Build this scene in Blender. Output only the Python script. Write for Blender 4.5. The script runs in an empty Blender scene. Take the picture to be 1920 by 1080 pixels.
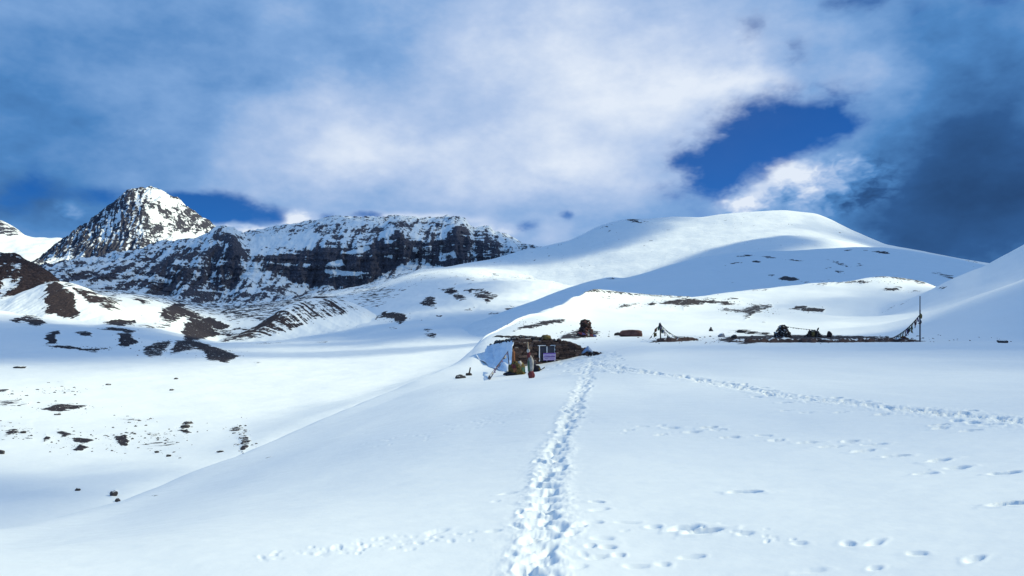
import bpy, bmesh, math, random
import numpy as np
from mathutils import Vector, Matrix

SC = bpy.context.scene
COL = SC.collection
F = 1478.0                    # focal length in photograph pixels (1920 wide)
HOR = 600.0                   # eye level in the photograph
EYE = 1.62                    # eye height above the snow at the camera

# ------------------------------------------------------------------ camera
cam = bpy.data.cameras.new('camera')
cam.sensor_width = 36.0
cam.lens = 36.0 * F / 1920.0
cam.shift_y = (HOR - 540.0) / 1920.0
cam.clip_start = 0.1
cam.clip_end = 60000.0
cam_o = bpy.data.objects.new('camera', cam)
COL.objects.link(cam_o)
cam_o.location = (0, 0, EYE)
cam_o.rotation_euler = (math.radians(90), 0, 0)
SC.camera = cam_o

# ------------------------------------------------------------------ view, sun
SC.view_settings.view_transform = 'Standard'
SC.view_settings.look = 'None'
SC.view_settings.gamma = 1.0
SC.view_settings.use_curve_mapping = False
SC.view_settings.exposure = 0.0
SC.render.engine = 'CYCLES'
SC.cycles.use_denoising = True
SC.cycles.max_bounces = 5
SC.cycles.diffuse_bounces = 2
SC.cycles.adaptive_threshold = 0.015
SC.cycles.transparent_max_bounces = 24

SUN_AZ = math.radians(82)     # clockwise from the view direction (+Y)
SUN_EL = math.radians(40)
SUN_DIR = Vector((math.sin(SUN_AZ) * math.cos(SUN_EL), math.cos(SUN_AZ) * math.cos(SUN_EL), math.sin(SUN_EL)))
sun = bpy.data.lights.new('sun', 'SUN')
sun.energy = 4.9
sun.angle = math.radians(0.5)
sun.color = (1.0, 0.90, 0.58)
sun_o = bpy.data.objects.new('sun', sun)
COL.objects.link(sun_o)
sun_o.rotation_euler = SUN_DIR.to_track_quat('Z', 'Y').to_euler()
sun_o.location = (400, 0, 400)

# ------------------------------------------------------------------ node helper
class NT:
    """tiny helper that writes expressions as nodes"""
    def __init__(self, tree):
        self.t = tree
        self.n = tree.nodes
        self.l = tree.links
    def put(self, sock, v):
        if isinstance(v, bpy.types.NodeSocket):
            self.l.new(v, sock)
        elif v is not None:
            sock.default_value = v
    def m(self, op, a, b=None, c=None, clamp=False):
        x = self.n.new('ShaderNodeMath')
        x.operation = op
        x.use_clamp = clamp
        self.put(x.inputs[0], a)
        if b is not None:
            self.put(x.inputs[1], b)
        if c is not None:
            self.put(x.inputs[2], c)
        return x.outputs[0]
    def vm(self, op, a, b=None, out=0):
        x = self.n.new('ShaderNodeVectorMath')
        x.operation = op
        self.put(x.inputs[0], a)
        if b is not None:
            self.put(x.inputs[1], b)
        return x.outputs[out]
    def noise(self, vec, scale, detail=5.0, rough=0.55, dist=0.0, lac=2.0, out=0):
        x = self.n.new('ShaderNodeTexNoise')
        self.put(x.inputs['Vector'], vec)
        x.inputs['Scale'].default_value = scale
        x.inputs['Detail'].default_value = detail
        x.inputs['Roughness'].default_value = rough
        x.inputs['Lacunarity'].default_value = lac
        x.inputs['Distortion'].default_value = dist
        return x.outputs[out]
    def ss(self, v, lo, hi, a=0.0, b=1.0):
        x = self.n.new('ShaderNodeMapRange')
        x.interpolation_type = 'SMOOTHSTEP'
        self.put(x.inputs[0], v)
        x.inputs[1].default_value = lo
        x.inputs[2].default_value = hi
        x.inputs[3].default_value = a
        x.inputs[4].default_value = b
        return x.outputs[0]
    def mix(self, f, a, b):
        x = self.n.new('ShaderNodeMix')
        x.data_type = 'RGBA'
        self.put(x.inputs[0], f)
        for s, v in ((x.inputs[6], a), (x.inputs[7], b)):
            if isinstance(v, (tuple, list)):
                v = tuple(v) + (1.0,) if len(v) == 3 else v
            self.put(s, v)
        return x.outputs[2]
    def ramp(self, f, stops, interp='LINEAR'):
        x = self.n.new('ShaderNodeValToRGB')
        x.color_ramp.interpolation = interp
        e = x.color_ramp.elements
        while len(e) < len(stops):
            e.new(0.5)
        for i, (p, c) in enumerate(stops):
            e[i].position = p
            e[i].color = tuple(c) + (1.0,)
        self.put(x.inputs[0], f)
        return x.outputs[0]
    def xyz(self, v):
        x = self.n.new('ShaderNodeSeparateXYZ')
        self.put(x.inputs[0], v)
        return x.outputs
    def comb(self, x_, y_, z_):
        x = self.n.new('ShaderNodeCombineXYZ')
        for i, v in enumerate((x_, y_, z_)):
            self.put(x.inputs[i], v)
        return x.outputs[0]

def lin(r, g, b):
    f = lambda c: ((c / 255 + 0.055) / 1.055) ** 2.4 if c > 10 else c / 255 / 12.92
    return (f(r), f(g), f(b))

# ------------------------------------------------------------------ sky
world = bpy.data.worlds.new('World')
SC.world = world
world.use_nodes = True
W = NT(world.node_tree)
W.n.clear()
SKY_STRENGTH = 0.1
sky = W.n.new('ShaderNodeTexSky')
sky.sky_type = 'NISHITA'
sky.sun_disc = False
sky.sun_elevation = SUN_EL
sky.sun_rotation = SUN_AZ
sky.altitude = 5000.0
sky.air_density = 1.0
sky.dust_density = 0.0
sky.ozone_density = 3.0
tc = W.n.new('ShaderNodeTexCoord')
D = tc.outputs['Generated']
dx, dy, dz = W.xyz(D)
az = W.m('MULTIPLY', W.m('ARCTAN2', dx, dy), F)          # bearing, in 1/F rad
el = W.m('MULTIPLY', W.m('ARCSINE', dz), F)              # height above eye level
# billows: bend the coordinates by turbulence
Dst = W.vm('MULTIPLY', D, (1.0, 1.0, 1.7))
nA = W.noise(Dst, 3.2, 5.0, 0.56, 0.0, out=1)
nB = W.noise(Dst, 14.0, 4.0, 0.6, 0.0, out=1)
ax_, ay_, az_ = W.xyz(nA)
bx_, by_, bz_ = W.xyz(nB)
wx = W.m('ADD', az, W.m('ADD', W.m('MULTIPLY_ADD', ax_, 330.0, -165.0), W.m('MULTIPLY_ADD', bx_, 90.0, -45.0)))
wy = W.m('ADD', el, W.m('ADD', W.m('MULTIPLY_ADD', ay_, 230.0, -115.0), W.m('MULTIPLY_ADD', by_, 70.0, -35.0)))

wp = W.comb(wx, wy, 0.0)
# the openings keep nearer their place; only their rims are torn
hx = W.m('ADD', az, W.m('ADD', W.m('MULTIPLY_ADD', ax_, 110.0, -55.0), W.m('MULTIPLY_ADD', bx_, 120.0, -60.0)))
hy = W.m('ADD', el, W.m('ADD', W.m('MULTIPLY_ADD', ay_, 60.0, -30.0), W.m('MULTIPLY_ADD', by_, 80.0, -40.0)))
hp_ = W.comb(hx, hy, 0.0)
sx_ = W.m('ADD', az, W.m('MULTIPLY_ADD', bx_, 60.0, -30.0))
sy_ = W.m('ADD', el, W.m('MULTIPLY_ADD', by_, 34.0, -17.0))
sp3 = W.comb(sx_, sy_, 0.0)
def blob(px, py, sx, sy, k, rot=0.0, P=None):
    """soft patch of cloud or clear air, given where it hangs (bearing / height)"""
    A = math.atan((px - 960) / F)
    E = math.atan((HOR - py) / F * math.cos(A))
    s = math.cos(A) ** 2
    d = W.vm('SUBTRACT', wp if P is None else P, (A * F, E * F, 0.0))
    if rot:
        r = W.n.new('ShaderNodeVectorRotate')
        r.rotation_type = 'Z_AXIS'
        W.put(r.inputs['Vector'], d)
        r.inputs['Angle'].default_value = -rot
        d = r.outputs[0]
    d = W.vm('MULTIPLY', d, (1.0 / (sx * s), 1.0 / sy, 0.0))
    q = W.vm('DOT_PRODUCT', d, d, 1)
    return W.m('POWER', math.exp(-1.0), q), k

def total(items, start):
    acc = start
    for it in items:
        acc = W.m('MULTIPLY_ADD', it[0], it[1], acc)
    return acc
R = math.radians
# openings in the cloud
holes = [blob(*q[:5], rot=R(q[5]) if len(q) > 5 else 0.0, P=hp_) for q in [
    (1322, 332, 66, 72, 0.84), (1386, 292, 90, 70, 0.74, 20), (1450, 262, 84, 66, 0.62, 20), (1505, 238, 84, 60, 0.68, 12), (1552, 222, 46, 48, 0.60),
    (1400, 55, 36, 34, 0.42), (1490, 100, 30, 22, 0.45), (1600, 2, 60, 28, 0.55), (1715, 40, 36, 40, 0.35), (1880, -6, 50, 22, 0.5)]]
holes += [blob(*q[:5], rot=R(q[5]) if len(q) > 5 else 0.0, P=sp3) for q in [
    (60, 350, 70, 26, 0.75), (20, 385, 60, 20, 0.5), (185, 370, 75, 17, 0.7), (90, 420, 40, 12, 0.25), (70, 310, 26, 22, 0.35),
    (375, 392, 60, 26, 0.9), (440, 402, 75, 26, 1.0, -8), (520, 400, 50, 16, 0.8, -8), (330, 368, 60, 9, 0.5),
    (610, 406, 22, 10, 0.8), (700, 405, 42, 7, 0.75), (860, 413, 22, 9, 0.7), (985, 430, 28, 12, 0.85), (1060, 405, 14, 11, 0.75)]]
hole = total(holes, 0.0)
# cumulus heads that stand inside the openings
fills = [blob(*q, P=sp3) for q in [
    (1520, 350, 90, 38, 1.05), (1385, 383, 48, 20, 0.95), (1600, 345, 90, 50, 0.8), (560, 416, 34, 18, 0.95), (455, 434, 50, 14, 0.9), (130, 398, 50, 24, 0.5), (930, 440, 40, 20, 0.7), (745, 408, 22, 6, 0.6)]]
fill = total(fills, 0.0)
outer = W.m('MULTIPLY', W.ss(ax_, 0.58, 0.70), W.ss(W.m('ABSOLUTE', az), 1000.0, 1500.0))
open_ = W.m('SUBTRACT', W.m('ADD', hole, outer), fill)
nC = W.noise(W.vm('ADD', Dst, W.vm('MULTIPLY', nB, (0.06, 0.06, 0.06))), 26.0, 3.0, 0.6)
wisp = W.m('ADD', W.m('MULTIPLY_ADD', bz_, 1.0, -0.5), W.m('MULTIPLY_ADD', nC, 0.8, -0.40))
clear = W.ss(W.m('ADD', open_, W.m('MULTIPLY', wisp, W.ss(open_, -0.05, 0.4))), 0.05, 1.05, 0.0, 0.97)
# how bright the cloud is where it hangs
lights_ = [blob(580, 235, 230, 120, 0.18), blob(640, 290, 120, 60, 0.06), blob(1250, 190, 140, 66, 0.15),
           blob(1100, 130, 330, 190, 0.24), blob(1000, 330, 420, 70, 0.18), blob(1390, 165, 80, 30, 0.16),
           blob(1600, 120, 90, 50, 0.10), blob(900, 60, 200, 60, 0.06),
           blob(1860, 405, 220, 130, -0.31), blob(1720, 300, 170, 90, -0.15), blob(1850, 150, 220, 110, -0.17), blob(1650, 20, 160, 60, -0.08),
           blob(40, 230, 300, 130, -0.15), blob(400, 110, 300, 45, -0.09), blob(700, 60, 140, 34, -0.06)]
lights_ += [blob(*q, P=hp_) for q in [(1455, 322, 34, 15, 0.26), (1500, 345, 50, 22, 0.22), (1380, 380, 32, 12, 0.34), (1412, 372, 22, 16, 0.24), (1560, 335, 40, 18, 0.14), (1440, 350, 30, 14, 0.16)]]
lights_ += [blob(*q, P=sp3) for q in [
    (1545, 370, 60, 30, 0.12), (560, 412, 34, 13, 0.36), (455, 432, 50, 11, 0.34), (800, 408, 120, 8, 0.18), (920, 435, 45, 18, 0.24),
    (1040, 440, 50, 24, 0.12), (80, 385, 150, 44, -0.20), (130, 395, 46, 20, 0.12)]]
bri = total(lights_, 0.56)
bri = W.m('ADD', bri, W.m('MULTIPLY_ADD', az_, 0.24, -0.12))
bri = W.m('ADD', bri, W.m('MULTIPLY_ADD', bz_, 0.24, -0.12))
cum = W.ss(fill, 0.15, 0.7)
bri = W.m('ADD', bri, W.m('MULTIPLY', W.m('MULTIPLY_ADD', nC, 0.9, -0.45), cum))
bri = W.m('MULTIPLY_ADD', bri, 1.22, -0.125)
cloud_col = W.ramp(bri, [(0.0, lin(36, 66, 108)), (0.24, lin(50, 92, 146)), (0.42, lin(80, 134, 194)), (0.60, lin(128, 168, 218)),
                         (0.78, lin(178, 200, 234)), (0.97, lin(226, 236, 250))])
cs = W.vm('SCALE', cloud_col)
cs.node.inputs['Scale'].default_value = 1.0 / SKY_STRENGTH
blue = W.vm('MULTIPLY', sky.outputs[0], (0.10, 0.44, 0.86))
mixc = W.mix(clear, cs, blue)
bg = W.n.new('ShaderNodeBackground')
W.put(bg.inputs['Color'], mixc)
bg.inputs['Strength'].default_value = SKY_STRENGTH
wo = W.n.new('ShaderNodeOutputWorld')
W.l.new(bg.outputs[0], wo.inputs[0])
world.cycles.sampling_method = 'NONE'

# ------------------------------------------------------------------ numpy noise
def _h(ix, iy, seed):
    h = (ix.astype(np.int64) * 374761393 + iy.astype(np.int64) * 668265263 + seed * 2147483647 + 1013904223) & 0xFFFFFFFF
    h = ((h ^ (h >> 13)) * 1274126177) & 0xFFFFFFFF
    h = ((h ^ (h >> 16)) * 2246822519) & 0xFFFFFFFF
    return (h ^ (h >> 15)) & 0xFFFFFFFF

def pn(x, y, seed=0):
    x = np.asarray(x, float)
    y = np.asarray(y, float)
    x, y = np.broadcast_arrays(x, y)
    xi = np.floor(x)
    yi = np.floor(y)
    fx = x - xi
    fy = y - yi
    u = fx * fx * fx * (fx * (fx * 6 - 15) + 10)
    v = fy * fy * fy * (fy * (fy * 6 - 15) + 10)
    def g(ox, oy):
        a = _h(xi + ox, yi + oy, seed) * (2 * math.pi / 4294967296.0)
        return np.cos(a) * (fx - ox) + np.sin(a) * (fy - oy)
    n0 = g(0, 0) * (1 - u) + g(1, 0) * u
    n1 = g(0, 1) * (1 - u) + g(1, 1) * u
    return (n0 * (1 - v) + n1 * v) * 1.5

def fbm(x, y, octv=4, seed=0, gain=0.5, lac=2.03):
    s = 0
    a = 1.0
    for i in range(octv):
        s = s + a * pn(x, y, seed + i * 17)
        x = np.asarray(x) * lac + 13.7
        y = np.asarray(y) * lac - 7.3
        a *= gain
    return s

def ridged(x, y, octv=4, seed=0, gain=0.5, lac=2.07):
    s = 0
    a = 1.0
    for i in range(octv):
        s = s + a * (1 - 2 * np.abs(pn(x, y, seed + i * 31)))
        x = np.asarray(x) * lac + 5.1
        y = np.asarray(y) * lac + 9.2
        a *= gain
    return s

def sstep(a, b, x):
    t = np.clip((np.asarray(x, float) - a) / (b - a), 0, 1)
    return t * t * (3 - 2 * t)

# ------------------------------------------------------------------ lofted terrain
TCL = math.radians(62)
PG = np.arange(-2400, 4400, 2.0)

def rowfun(pts, sig):
    p = np.array([q[0] for q in pts], float)
    y = np.interp(PG, p, [q[1] for q in pts])
    r = np.interp(PG, p, [q[2] for q in pts])
    out = []
    for v, s in ((y, sig), (r, max(sig, 14))):
        if s > 0:
            k = np.exp(-0.5 * (np.arange(-int(2 * s), int(2 * s) + 1) * 1.0 / (s / 2.0)) ** 2)
            k /= k.sum()
            v = np.convolve(np.pad(v, len(k) // 2, mode='edge'), k, mode='valid')
        out.append(v)
    return out

class Terrain:
    pass

def loft(rows, th, nseg, sig=12, geo=None):
    """rows: survey lines, near to far, each [(bearing px, height px, distance m), ...]; th: bearings of the columns"""
    T = Terrain()
    tcl = np.clip(th, -TCL, TCL)
    px = 960 + F * np.tan(tcl)
    K = len(rows)
    Rk = np.zeros((K, len(th)))
    Zk = np.zeros((K, len(th)))
    for k, rw in enumerate(rows):
        if isinstance(rw, tuple):            # a level ring (r, z)
            Rk[k] = rw[0]
            Zk[k] = rw[1]
            continue
        s = sig[k] if isinstance(sig, (list, tuple)) else sig
        y, r = rowfun(rw, s)
        Rk[k] = np.interp(px, PG, r)
        Zk[k] = (HOR - np.interp(px, PG, y)) / F * Rk[k] * np.cos(tcl)
    def slopes(A):
        d = A[1:] - A[:-1]
        m = np.zeros_like(A)
        m[0] = d[0]
        m[-1] = d[-1]
        a, b = d[:-1], d[1:]
        ok = (a * b) > 0
        m[1:-1] = np.where(ok, 2 * a * b / np.where(ok, a + b, 1), 0)
        return m
    mR, mZ = slopes(Rk), slopes(Zk)
    rr, zz, tt = [], [], []
    for k in range(K - 1):
        n = nseg[k]
        t = np.linspace(0, 1, n, endpoint=(k == K - 2))[:, None]
        h00 = 2 * t**3 - 3 * t**2 + 1
        h10 = t**3 - 2 * t**2 + t
        h01 = -2 * t**3 + 3 * t**2
        h11 = t**3 - t**2
        rr.append(h00 * Rk[k] + h10 * mR[k] + h01 * Rk[k + 1] + h11 * mR[k + 1])
        zz.append(h00 * Zk[k] + h10 * mZ[k] + h01 * Zk[k + 1] + h11 * mZ[k + 1])
        tt.append(np.broadcast_to(t + k, (len(t), len(th))))
    T.R = np.concatenate(rr)
    T.Z = np.concatenate(zz)
    T.T = np.concatenate(tt)
    T.th = th
    T.sync()
    return T

def _sync(T):
    T.X = T.R * np.sin(T.th)
    T.Y = T.R * np.cos(T.th)
    yy = np.where(T.Y > 0.3, T.Y, 0.3)
    T.PX = 960 + F * T.X / yy
    T.PY = HOR - F * T.Z / yy
Terrain.sync = _sync

def hit(T, px, py):
    """first point of a terrain met by the line of sight through a photograph pixel -> world position"""
    a = math.atan((px - 960) / F)
    j = int(np.clip(np.searchsorted(T.th, a), 1, len(T.th) - 1))
    w = (a - T.th[j - 1]) / (T.th[j] - T.th[j - 1])
    w = min(max(w, 0), 1)
    r = T.R[:, j - 1] * (1 - w) + T.R[:, j] * w
    z = T.Z[:, j - 1] * (1 - w) + T.Z[:, j] * w
    e = z / r
    tgt = (HOR - py) / F * math.cos(a)
    ok = np.nonzero(e >= tgt)[0]
    i = int(ok[0]) if len(ok) else int(np.argmax(e))
    if i > 0 and len(ok):
        d = e[i] - e[i - 1]
        f = (tgt - e[i - 1]) / d if abs(d) > 1e-9 else 0
        f = min(max(f, 0), 1)
        rr, zz = r[i - 1] + (r[i] - r[i - 1]) * f, z[i - 1] + (z[i] - z[i - 1]) * f
    else:
        rr, zz = r[i], z[i]
    return Vector((rr * math.sin(a), rr * math.cos(a), zz + EYE))

def ground_z(T, x, y):
    """height of a terrain under a world position"""
    a = math.atan2(x, y)
    R0 = math.hypot(x, y)
    j = int(np.clip(np.searchsorted(T.th, a), 1, len(T.th) - 1))
    w = min(max((a - T.th[j - 1]) / (T.th[j] - T.th[j - 1]), 0), 1)
    r = T.R[:, j - 1] * (1 - w) + T.R[:, j] * w
    z = T.Z[:, j - 1] * (1 - w) + T.Z[:, j] * w
    return float(np.interp(R0, r, z)) + EYE

def at(px, r, z=0.0):
    a = math.atan((px - 960) / F)
    return Vector((r * math.sin(a), r * math.cos(a), z))

def mesh_from_grid(name, T, mat, attrs, wrap=False):
    nr, nc = T.R.shape
    co = np.empty((nr * nc, 3), np.float32)
    co[:, 0] = T.X.ravel()
    co[:, 1] = T.Y.ravel()
    co[:, 2] = (T.Z + EYE).ravel()
    i = np.arange(nr - 1)[:, None] * nc
    j = np.arange(nc if wrap else nc - 1)[None, :]
    j2 = (j + 1) % nc
    q = np.stack([i + j, i + j2, i + nc + j2, i + nc + j], -1).reshape(-1, 4).astype(np.int32)
    me = bpy.data.meshes.new(name)
    me.vertices.add(len(co))
    me.vertices.foreach_set('co', co.ravel())
    me.loops.add(q.size)
    me.loops.foreach_set('vertex_index', q.ravel())
    me.polygons.add(len(q))
    me.polygons.foreach_set('loop_start', np.arange(0, q.size, 4, dtype=np.int32))
    me.polygons.foreach_set('loop_total', np.full(len(q), 4, np.int32))
    me.polygons.foreach_set('use_smooth', np.ones(len(q), bool))
    me.update(calc_edges=True)
    for k, v in attrs.items():
        at_ = me.attributes.new(k, 'FLOAT', 'POINT')
        at_.data.foreach_set('value', np.ascontiguousarray(v, np.float32).ravel())
    me.materials.append(mat)
    o = bpy.data.objects.new(name, me)
    COL.objects.link(o)
    return o

def poly_mask(PX, PY, polys, feather=1.5):
    """soft membership of survey outlines; polys: [(points, strength)]"""
    out = np.zeros_like(PX)
    for pts, k in polys:
        P = np.array(pts, float)
        m = (PX > P[:, 0].min() - 14) & (PX < P[:, 0].max() + 14) & (PY > P[:, 1].min() - 14) & (PY < P[:, 1].max() + 14)
        if not m.any():
            continue
        x, y = PX[m], PY[m]
        ins = np.zeros(x.shape, bool)
        dist = np.full(x.shape, 1e9)
        n = len(P)
        for i in range(n):
            x1, y1 = P[i]
            x2, y2 = P[(i + 1) % n]
            c = (y1 > y) != (y2 > y)
            with np.errstate(divide='ignore', invalid='ignore'):
                xx = (x2 - x1) * (y - y1) / ((y2 - y1) if y2 != y1 else 1e-9) + x1
            ins ^= c & (x < xx)
            dx_, dy_ = x2 - x1, y2 - y1
            t = np.clip(((x - x1) * dx_ + (y - y1) * dy_) / max(dx_ * dx_ + dy_ * dy_, 1e-9), 0, 1)
            dist = np.minimum(dist, np.hypot(x - x1 - t * dx_, y - y1 - t * dy_))
        sd = np.where(ins, dist, -dist)
        v = sstep(-feather, feather, sd) * k
        out[m] = np.maximum(out[m], v)
    return out

# ------------------------------------------------------------------ materials
def new_mat(name):
    m = bpy.data.materials.new(name)
    m.use_nodes = True
    N = NT(m.node_tree)
    N.n.clear()
    out = N.n.new('ShaderNodeOutputMaterial')
    return m, N, out

SNOW = (0.79, 0.865, 0.91)

def terrain_mat(name, rock_a, rock_b, iso, strata=None, streak=None, amp=1.3, snow_bump=(6.0, 0.03), rock_bump=0.6, snow=SNOW, ripple=None, far_iso=None):
    m, N, out = new_mat(name)
    geo = N.n.new('ShaderNodeNewGeometry')
    pos = geo.outputs['Position']
    att = N.n.new('ShaderNodeAttribute')
    att.attribute_name = 'rock'
    n = N.noise(pos, iso, 5.0, 0.68)
    if far_iso:
        fa = N.n.new('ShaderNodeAttribute')
        fa.attribute_name = 'far'
        n = N.m('ADD', N.m('MULTIPLY', n, N.m('SUBTRACT', 1.0, fa.outputs['Fac'])), N.m('MULTIPLY', N.noise(pos, far_iso, 5.0, 0.62), fa.outputs['Fac']))
    acc, wsum = N.m('SUBTRACT', n, 0.5), 1.0
    if strata:                                 # (across, vertical, weight): beds that lie level
        p2 = N.vm('MULTIPLY', pos, (strata[0], strata[0], strata[1]))
        s = N.noise(p2, 1.0, 4.0, 0.62)
        acc = N.m('ADD', acc, N.m('MULTIPLY', N.m('SUBTRACT', s, 0.5), strata[2]))
    if streak:                                 # (across, down, weight): gullies that run down the slope
        ga = N.n.new('ShaderNodeAttribute'); ga.attribute_name = 'across'
        gd = N.n.new('ShaderNodeAttribute'); gd.attribute_name = 'down'
        p3 = N.comb(N.m('MULTIPLY', ga.outputs['Fac'], streak[0]), N.m('MULTIPLY', gd.outputs['Fac'], streak[1]), 0.0)
        s = N.noise(p3, 1.0, 4.0, 0.62)
        acc = N.m('ADD', acc, N.m('MULTIPLY', N.m('SUBTRACT', s, 0.5), streak[2]))
    d = N.m('ADD', att.outputs['Fac'], N.m('MULTIPLY', acc, amp))
    fac = N.ss(d, 0.46, 0.53)
    rn_ = N.noise(pos, iso * 2.7, 4.0, 0.68)
    rc = N.mix(N.ss(rn_, 0.3, 0.7), rock_a, rock_b)
    rc = N.mix(N.ss(rn_, 0.56, 0.74), rc, tuple(min(1.0, c * 2.0 + 0.01) for c in rock_b))
    sc = N.mix(N.noise(pos, iso * 0.35, 2.0, 0.6), snow, tuple(c * 0.955 for c in snow))
    col = N.mix(fac, sc, rc)
    bs = N.n.new('ShaderNodeBsdfPrincipled')
    N.put(bs.inputs['Base Color'], col)
    N.put(bs.inputs['Roughness'], N.m('MULTIPLY_ADD', fac, 0.25, 0.62))
    bs.inputs['Specular IOR Level'].default_value = 0.18
    hs = N.noise(pos, snow_bump[0], 3.0, 0.55)
    if ripple:                                 # wind crust
        pr = N.vm('MULTIPLY', pos, ripple[:3])
        hs = N.m('ADD', hs, N.m('MULTIPLY', N.noise(pr, 1.0, 3.0, 0.55), ripple[3]))
    hr = N.noise(pos, iso * 3.0, 4.0, 0.7)
    b1 = N.n.new('ShaderNodeBump')
    b1.inputs['Strength'].default_value = 1.0
    b1.inputs['Distance'].default_value = 1.0
    hh = N.m('ADD', N.m('MULTIPLY', hs, N.m('MULTIPLY', N.m('SUBTRACT', 1.0, fac), snow_bump[1])),
             N.m('MULTIPLY', fac, N.m('MULTIPLY_ADD', hr, rock_bump / iso * 0.35, 0.02 / iso)))
    N.put(b1.inputs['Height'], hh)
    N.l.new(b1.outputs[0], bs.inputs['Normal'])
    N.l.new(bs.outputs[0], out.inputs[0])
    return m

def struct(o, kind='structure'):
    o['kind'] = kind
    return o

def columns(p0, p1, n, wide=0, wn=12):
    """bearings of terrain columns, even in the tangent; optional coarse margin"""
    u = np.linspace((p0 - 960) / F, (p1 - 960) / F, n)
    return np.arctan(u)

def ragged(T, fr, amp=4.0):
    """outline coordinates roughened in the terrain's own metres"""
    return (T.PX + amp * 1.6 * fbm(T.X * fr, T.Y * fr, 4, 905, 0.6), T.PY + amp * 0.5 * fbm(T.X * fr, T.Y * fr, 4, 915, 0.6))

# ================================================================== foreground snowfield, plateau and the near hills
A_rows = [
    (0.25, -EYE),
    [(-600, 1060, 7), (0, 1080, 6.2), (500, 1080, 5.5), (1000, 1080, 5.0), (1500, 1080, 4.9), (1920, 1080, 4.8), (2500, 1060, 4.6)],
    [(-600, 1020, 9), (0, 1040, 9), (220, 1000, 9.5), (460, 945, 10.2), (800, 872, 10.5), (1000, 855, 10), (1500, 850, 9.5), (1920, 845, 9.3), (2500, 830, 9)],
    [(-600, 1000, 10.5), (0, 1012, 11), (220, 965, 13.5), (460, 880, 18), (640, 820, 20), (800, 776, 21), (1000, 738, 21), (1300, 725, 21), (1920, 728, 19), (2500, 700, 18)],
    [(-600, 985, 12), (0, 1000, 12.3), (220, 946, 15.5), (460, 858, 22.5), (640, 785, 31), (800, 722, 42), (860, 704, 48), (900, 698, 53), (966, 692, 56), (1000, 690, 56), (1060, 679, 57),
     (1091, 671, 58), (1130, 664, 56), (1200, 658, 50), (1400, 660, 45), (1920, 668, 38), (2500, 650, 36)],
    [(-600, 980, 13), (0, 996, 13), (220, 941, 17), (460, 849, 25), (640, 771, 35), (800, 706, 48), (860, 684, 58), (885, 666, 64), (903, 655, 66), (921, 650, 67), (945, 649, 69), (966, 651, 72), (1018, 650, 73), (1060, 646, 75),
     (1100, 641, 76), (1200, 637, 76), (1300, 638, 76), (1500, 640, 76), (1700, 641, 78), (1800, 641, 78), (1920, 643, 76), (2500, 612, 60)],
    [(-600, 978, 13.6), (0, 995, 13.6), (220, 940, 17.6), (460, 848, 26), (640, 770, 36), (800, 705, 50), (860, 680, 62), (903, 638, 86), (966, 615, 105), (1018, 614, 110), (1060, 620, 110),
     (1100, 624, 110), (1200, 624, 112), (1300, 626, 112), (1500, 628, 112), (1600, 628, 112), (1660, 620, 114), (1725, 602, 116), (1800, 573, 118), (1850, 554, 119), (1920, 529, 120),
     (2100, 445, 120), (2500, 330, 120)],
    [(-600, 985, 16), (0, 1003, 16), (220, 950, 21), (460, 860, 31), (640, 782, 42), (800, 715, 60), (860, 688, 72), (903, 634, 92), (966, 607, 118), (1018, 594, 135), (1100, 600, 150),
     (1200, 602, 155), (1300, 604, 160), (1500, 607, 160), (1600, 606, 160), (1660, 602, 162), (1725, 597, 168), (1800, 575, 172), (1850, 556, 175), (1920, 534, 180), (2100, 452, 180), (2500, 345, 180)],
    [(-600, 1100, 30), (0, 1100, 30), (220, 1030, 36), (460, 920, 45), (640, 820, 60), (800, 735, 80), (860, 697, 90), (903, 632, 94), (966, 603, 119), (1018, 584, 143), (1060, 574, 165), (1100, 575, 185),
     (1200, 580, 200), (1300, 582, 210), (1500, 586, 215), (1600, 594, 220), (1650, 589, 225), (1700, 567, 228), (1740, 548, 230), (1790, 523, 233), (1815, 515, 235), (1840, 507, 236), (1870, 490, 238), (1920, 462, 240),
     (2100, 370, 240), (2500, 250, 240)],
    [(-600, 1120, 40), (0, 1120, 40), (220, 1050, 46), (460, 940, 56), (640, 836, 74), (800, 748, 96), (860, 706, 104), (903, 640, 104), (966, 603.5, 123), (1018, 582.5, 147), (1060, 567, 172), (1100, 558, 210),
     (1200, 566, 235), (1300, 566, 245), (1500, 560, 260), (1600, 558, 265), (1650, 556, 268), (1700, 562, 270), (1740, 556, 270), (1790, 540, 270), (1840, 520, 270), (1920, 478, 270), (2100, 385, 270), (2500, 265, 270)],
    [(-600, 1150, 50), (0, 1150, 55), (220, 1080, 62), (460, 965, 75), (640, 860, 95), (800, 765, 118), (860, 716, 125), (903, 655, 125), (966, 605, 128), (1018, 582, 152), (1043, 568, 172), (1087, 553, 205), (1110, 544, 225),
     (1133, 547, 240), (1190, 552, 258), (1260, 556, 272), (1293, 557, 280), (1340, 552, 290), (1390, 546, 298), (1460, 539, 308), (1527, 532, 316), (1590, 529, 322), (1624, 521, 325), (1650, 519, 326), (1680, 521, 328), (1720, 527, 330), (1745, 533, 330), (1800, 560, 330),
     (1840, 570, 330), (1920, 560, 330), (2500, 500, 330)],
    [(-600, 1170, 70), (0, 1170, 80), (460, 1000, 100), (800, 800, 150), (903, 700, 150), (966, 630, 155), (1018, 600, 180), (1087, 566, 235), (1110, 560, 255), (1200, 566, 300), (1300, 572, 320), (1527, 548, 360), (1650, 536, 370), (1745, 550, 370), (1920, 580, 370), (2500, 560, 370)],
    [(-600, 1200, 150), (0, 1200, 170), (460, 1010, 210), (800, 850, 260), (903, 750, 260), (966, 690, 260), (1087, 620, 330), (1300, 620, 420), (1650, 590, 460), (1920, 620, 460), (2500, 620, 460)],
]
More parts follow.
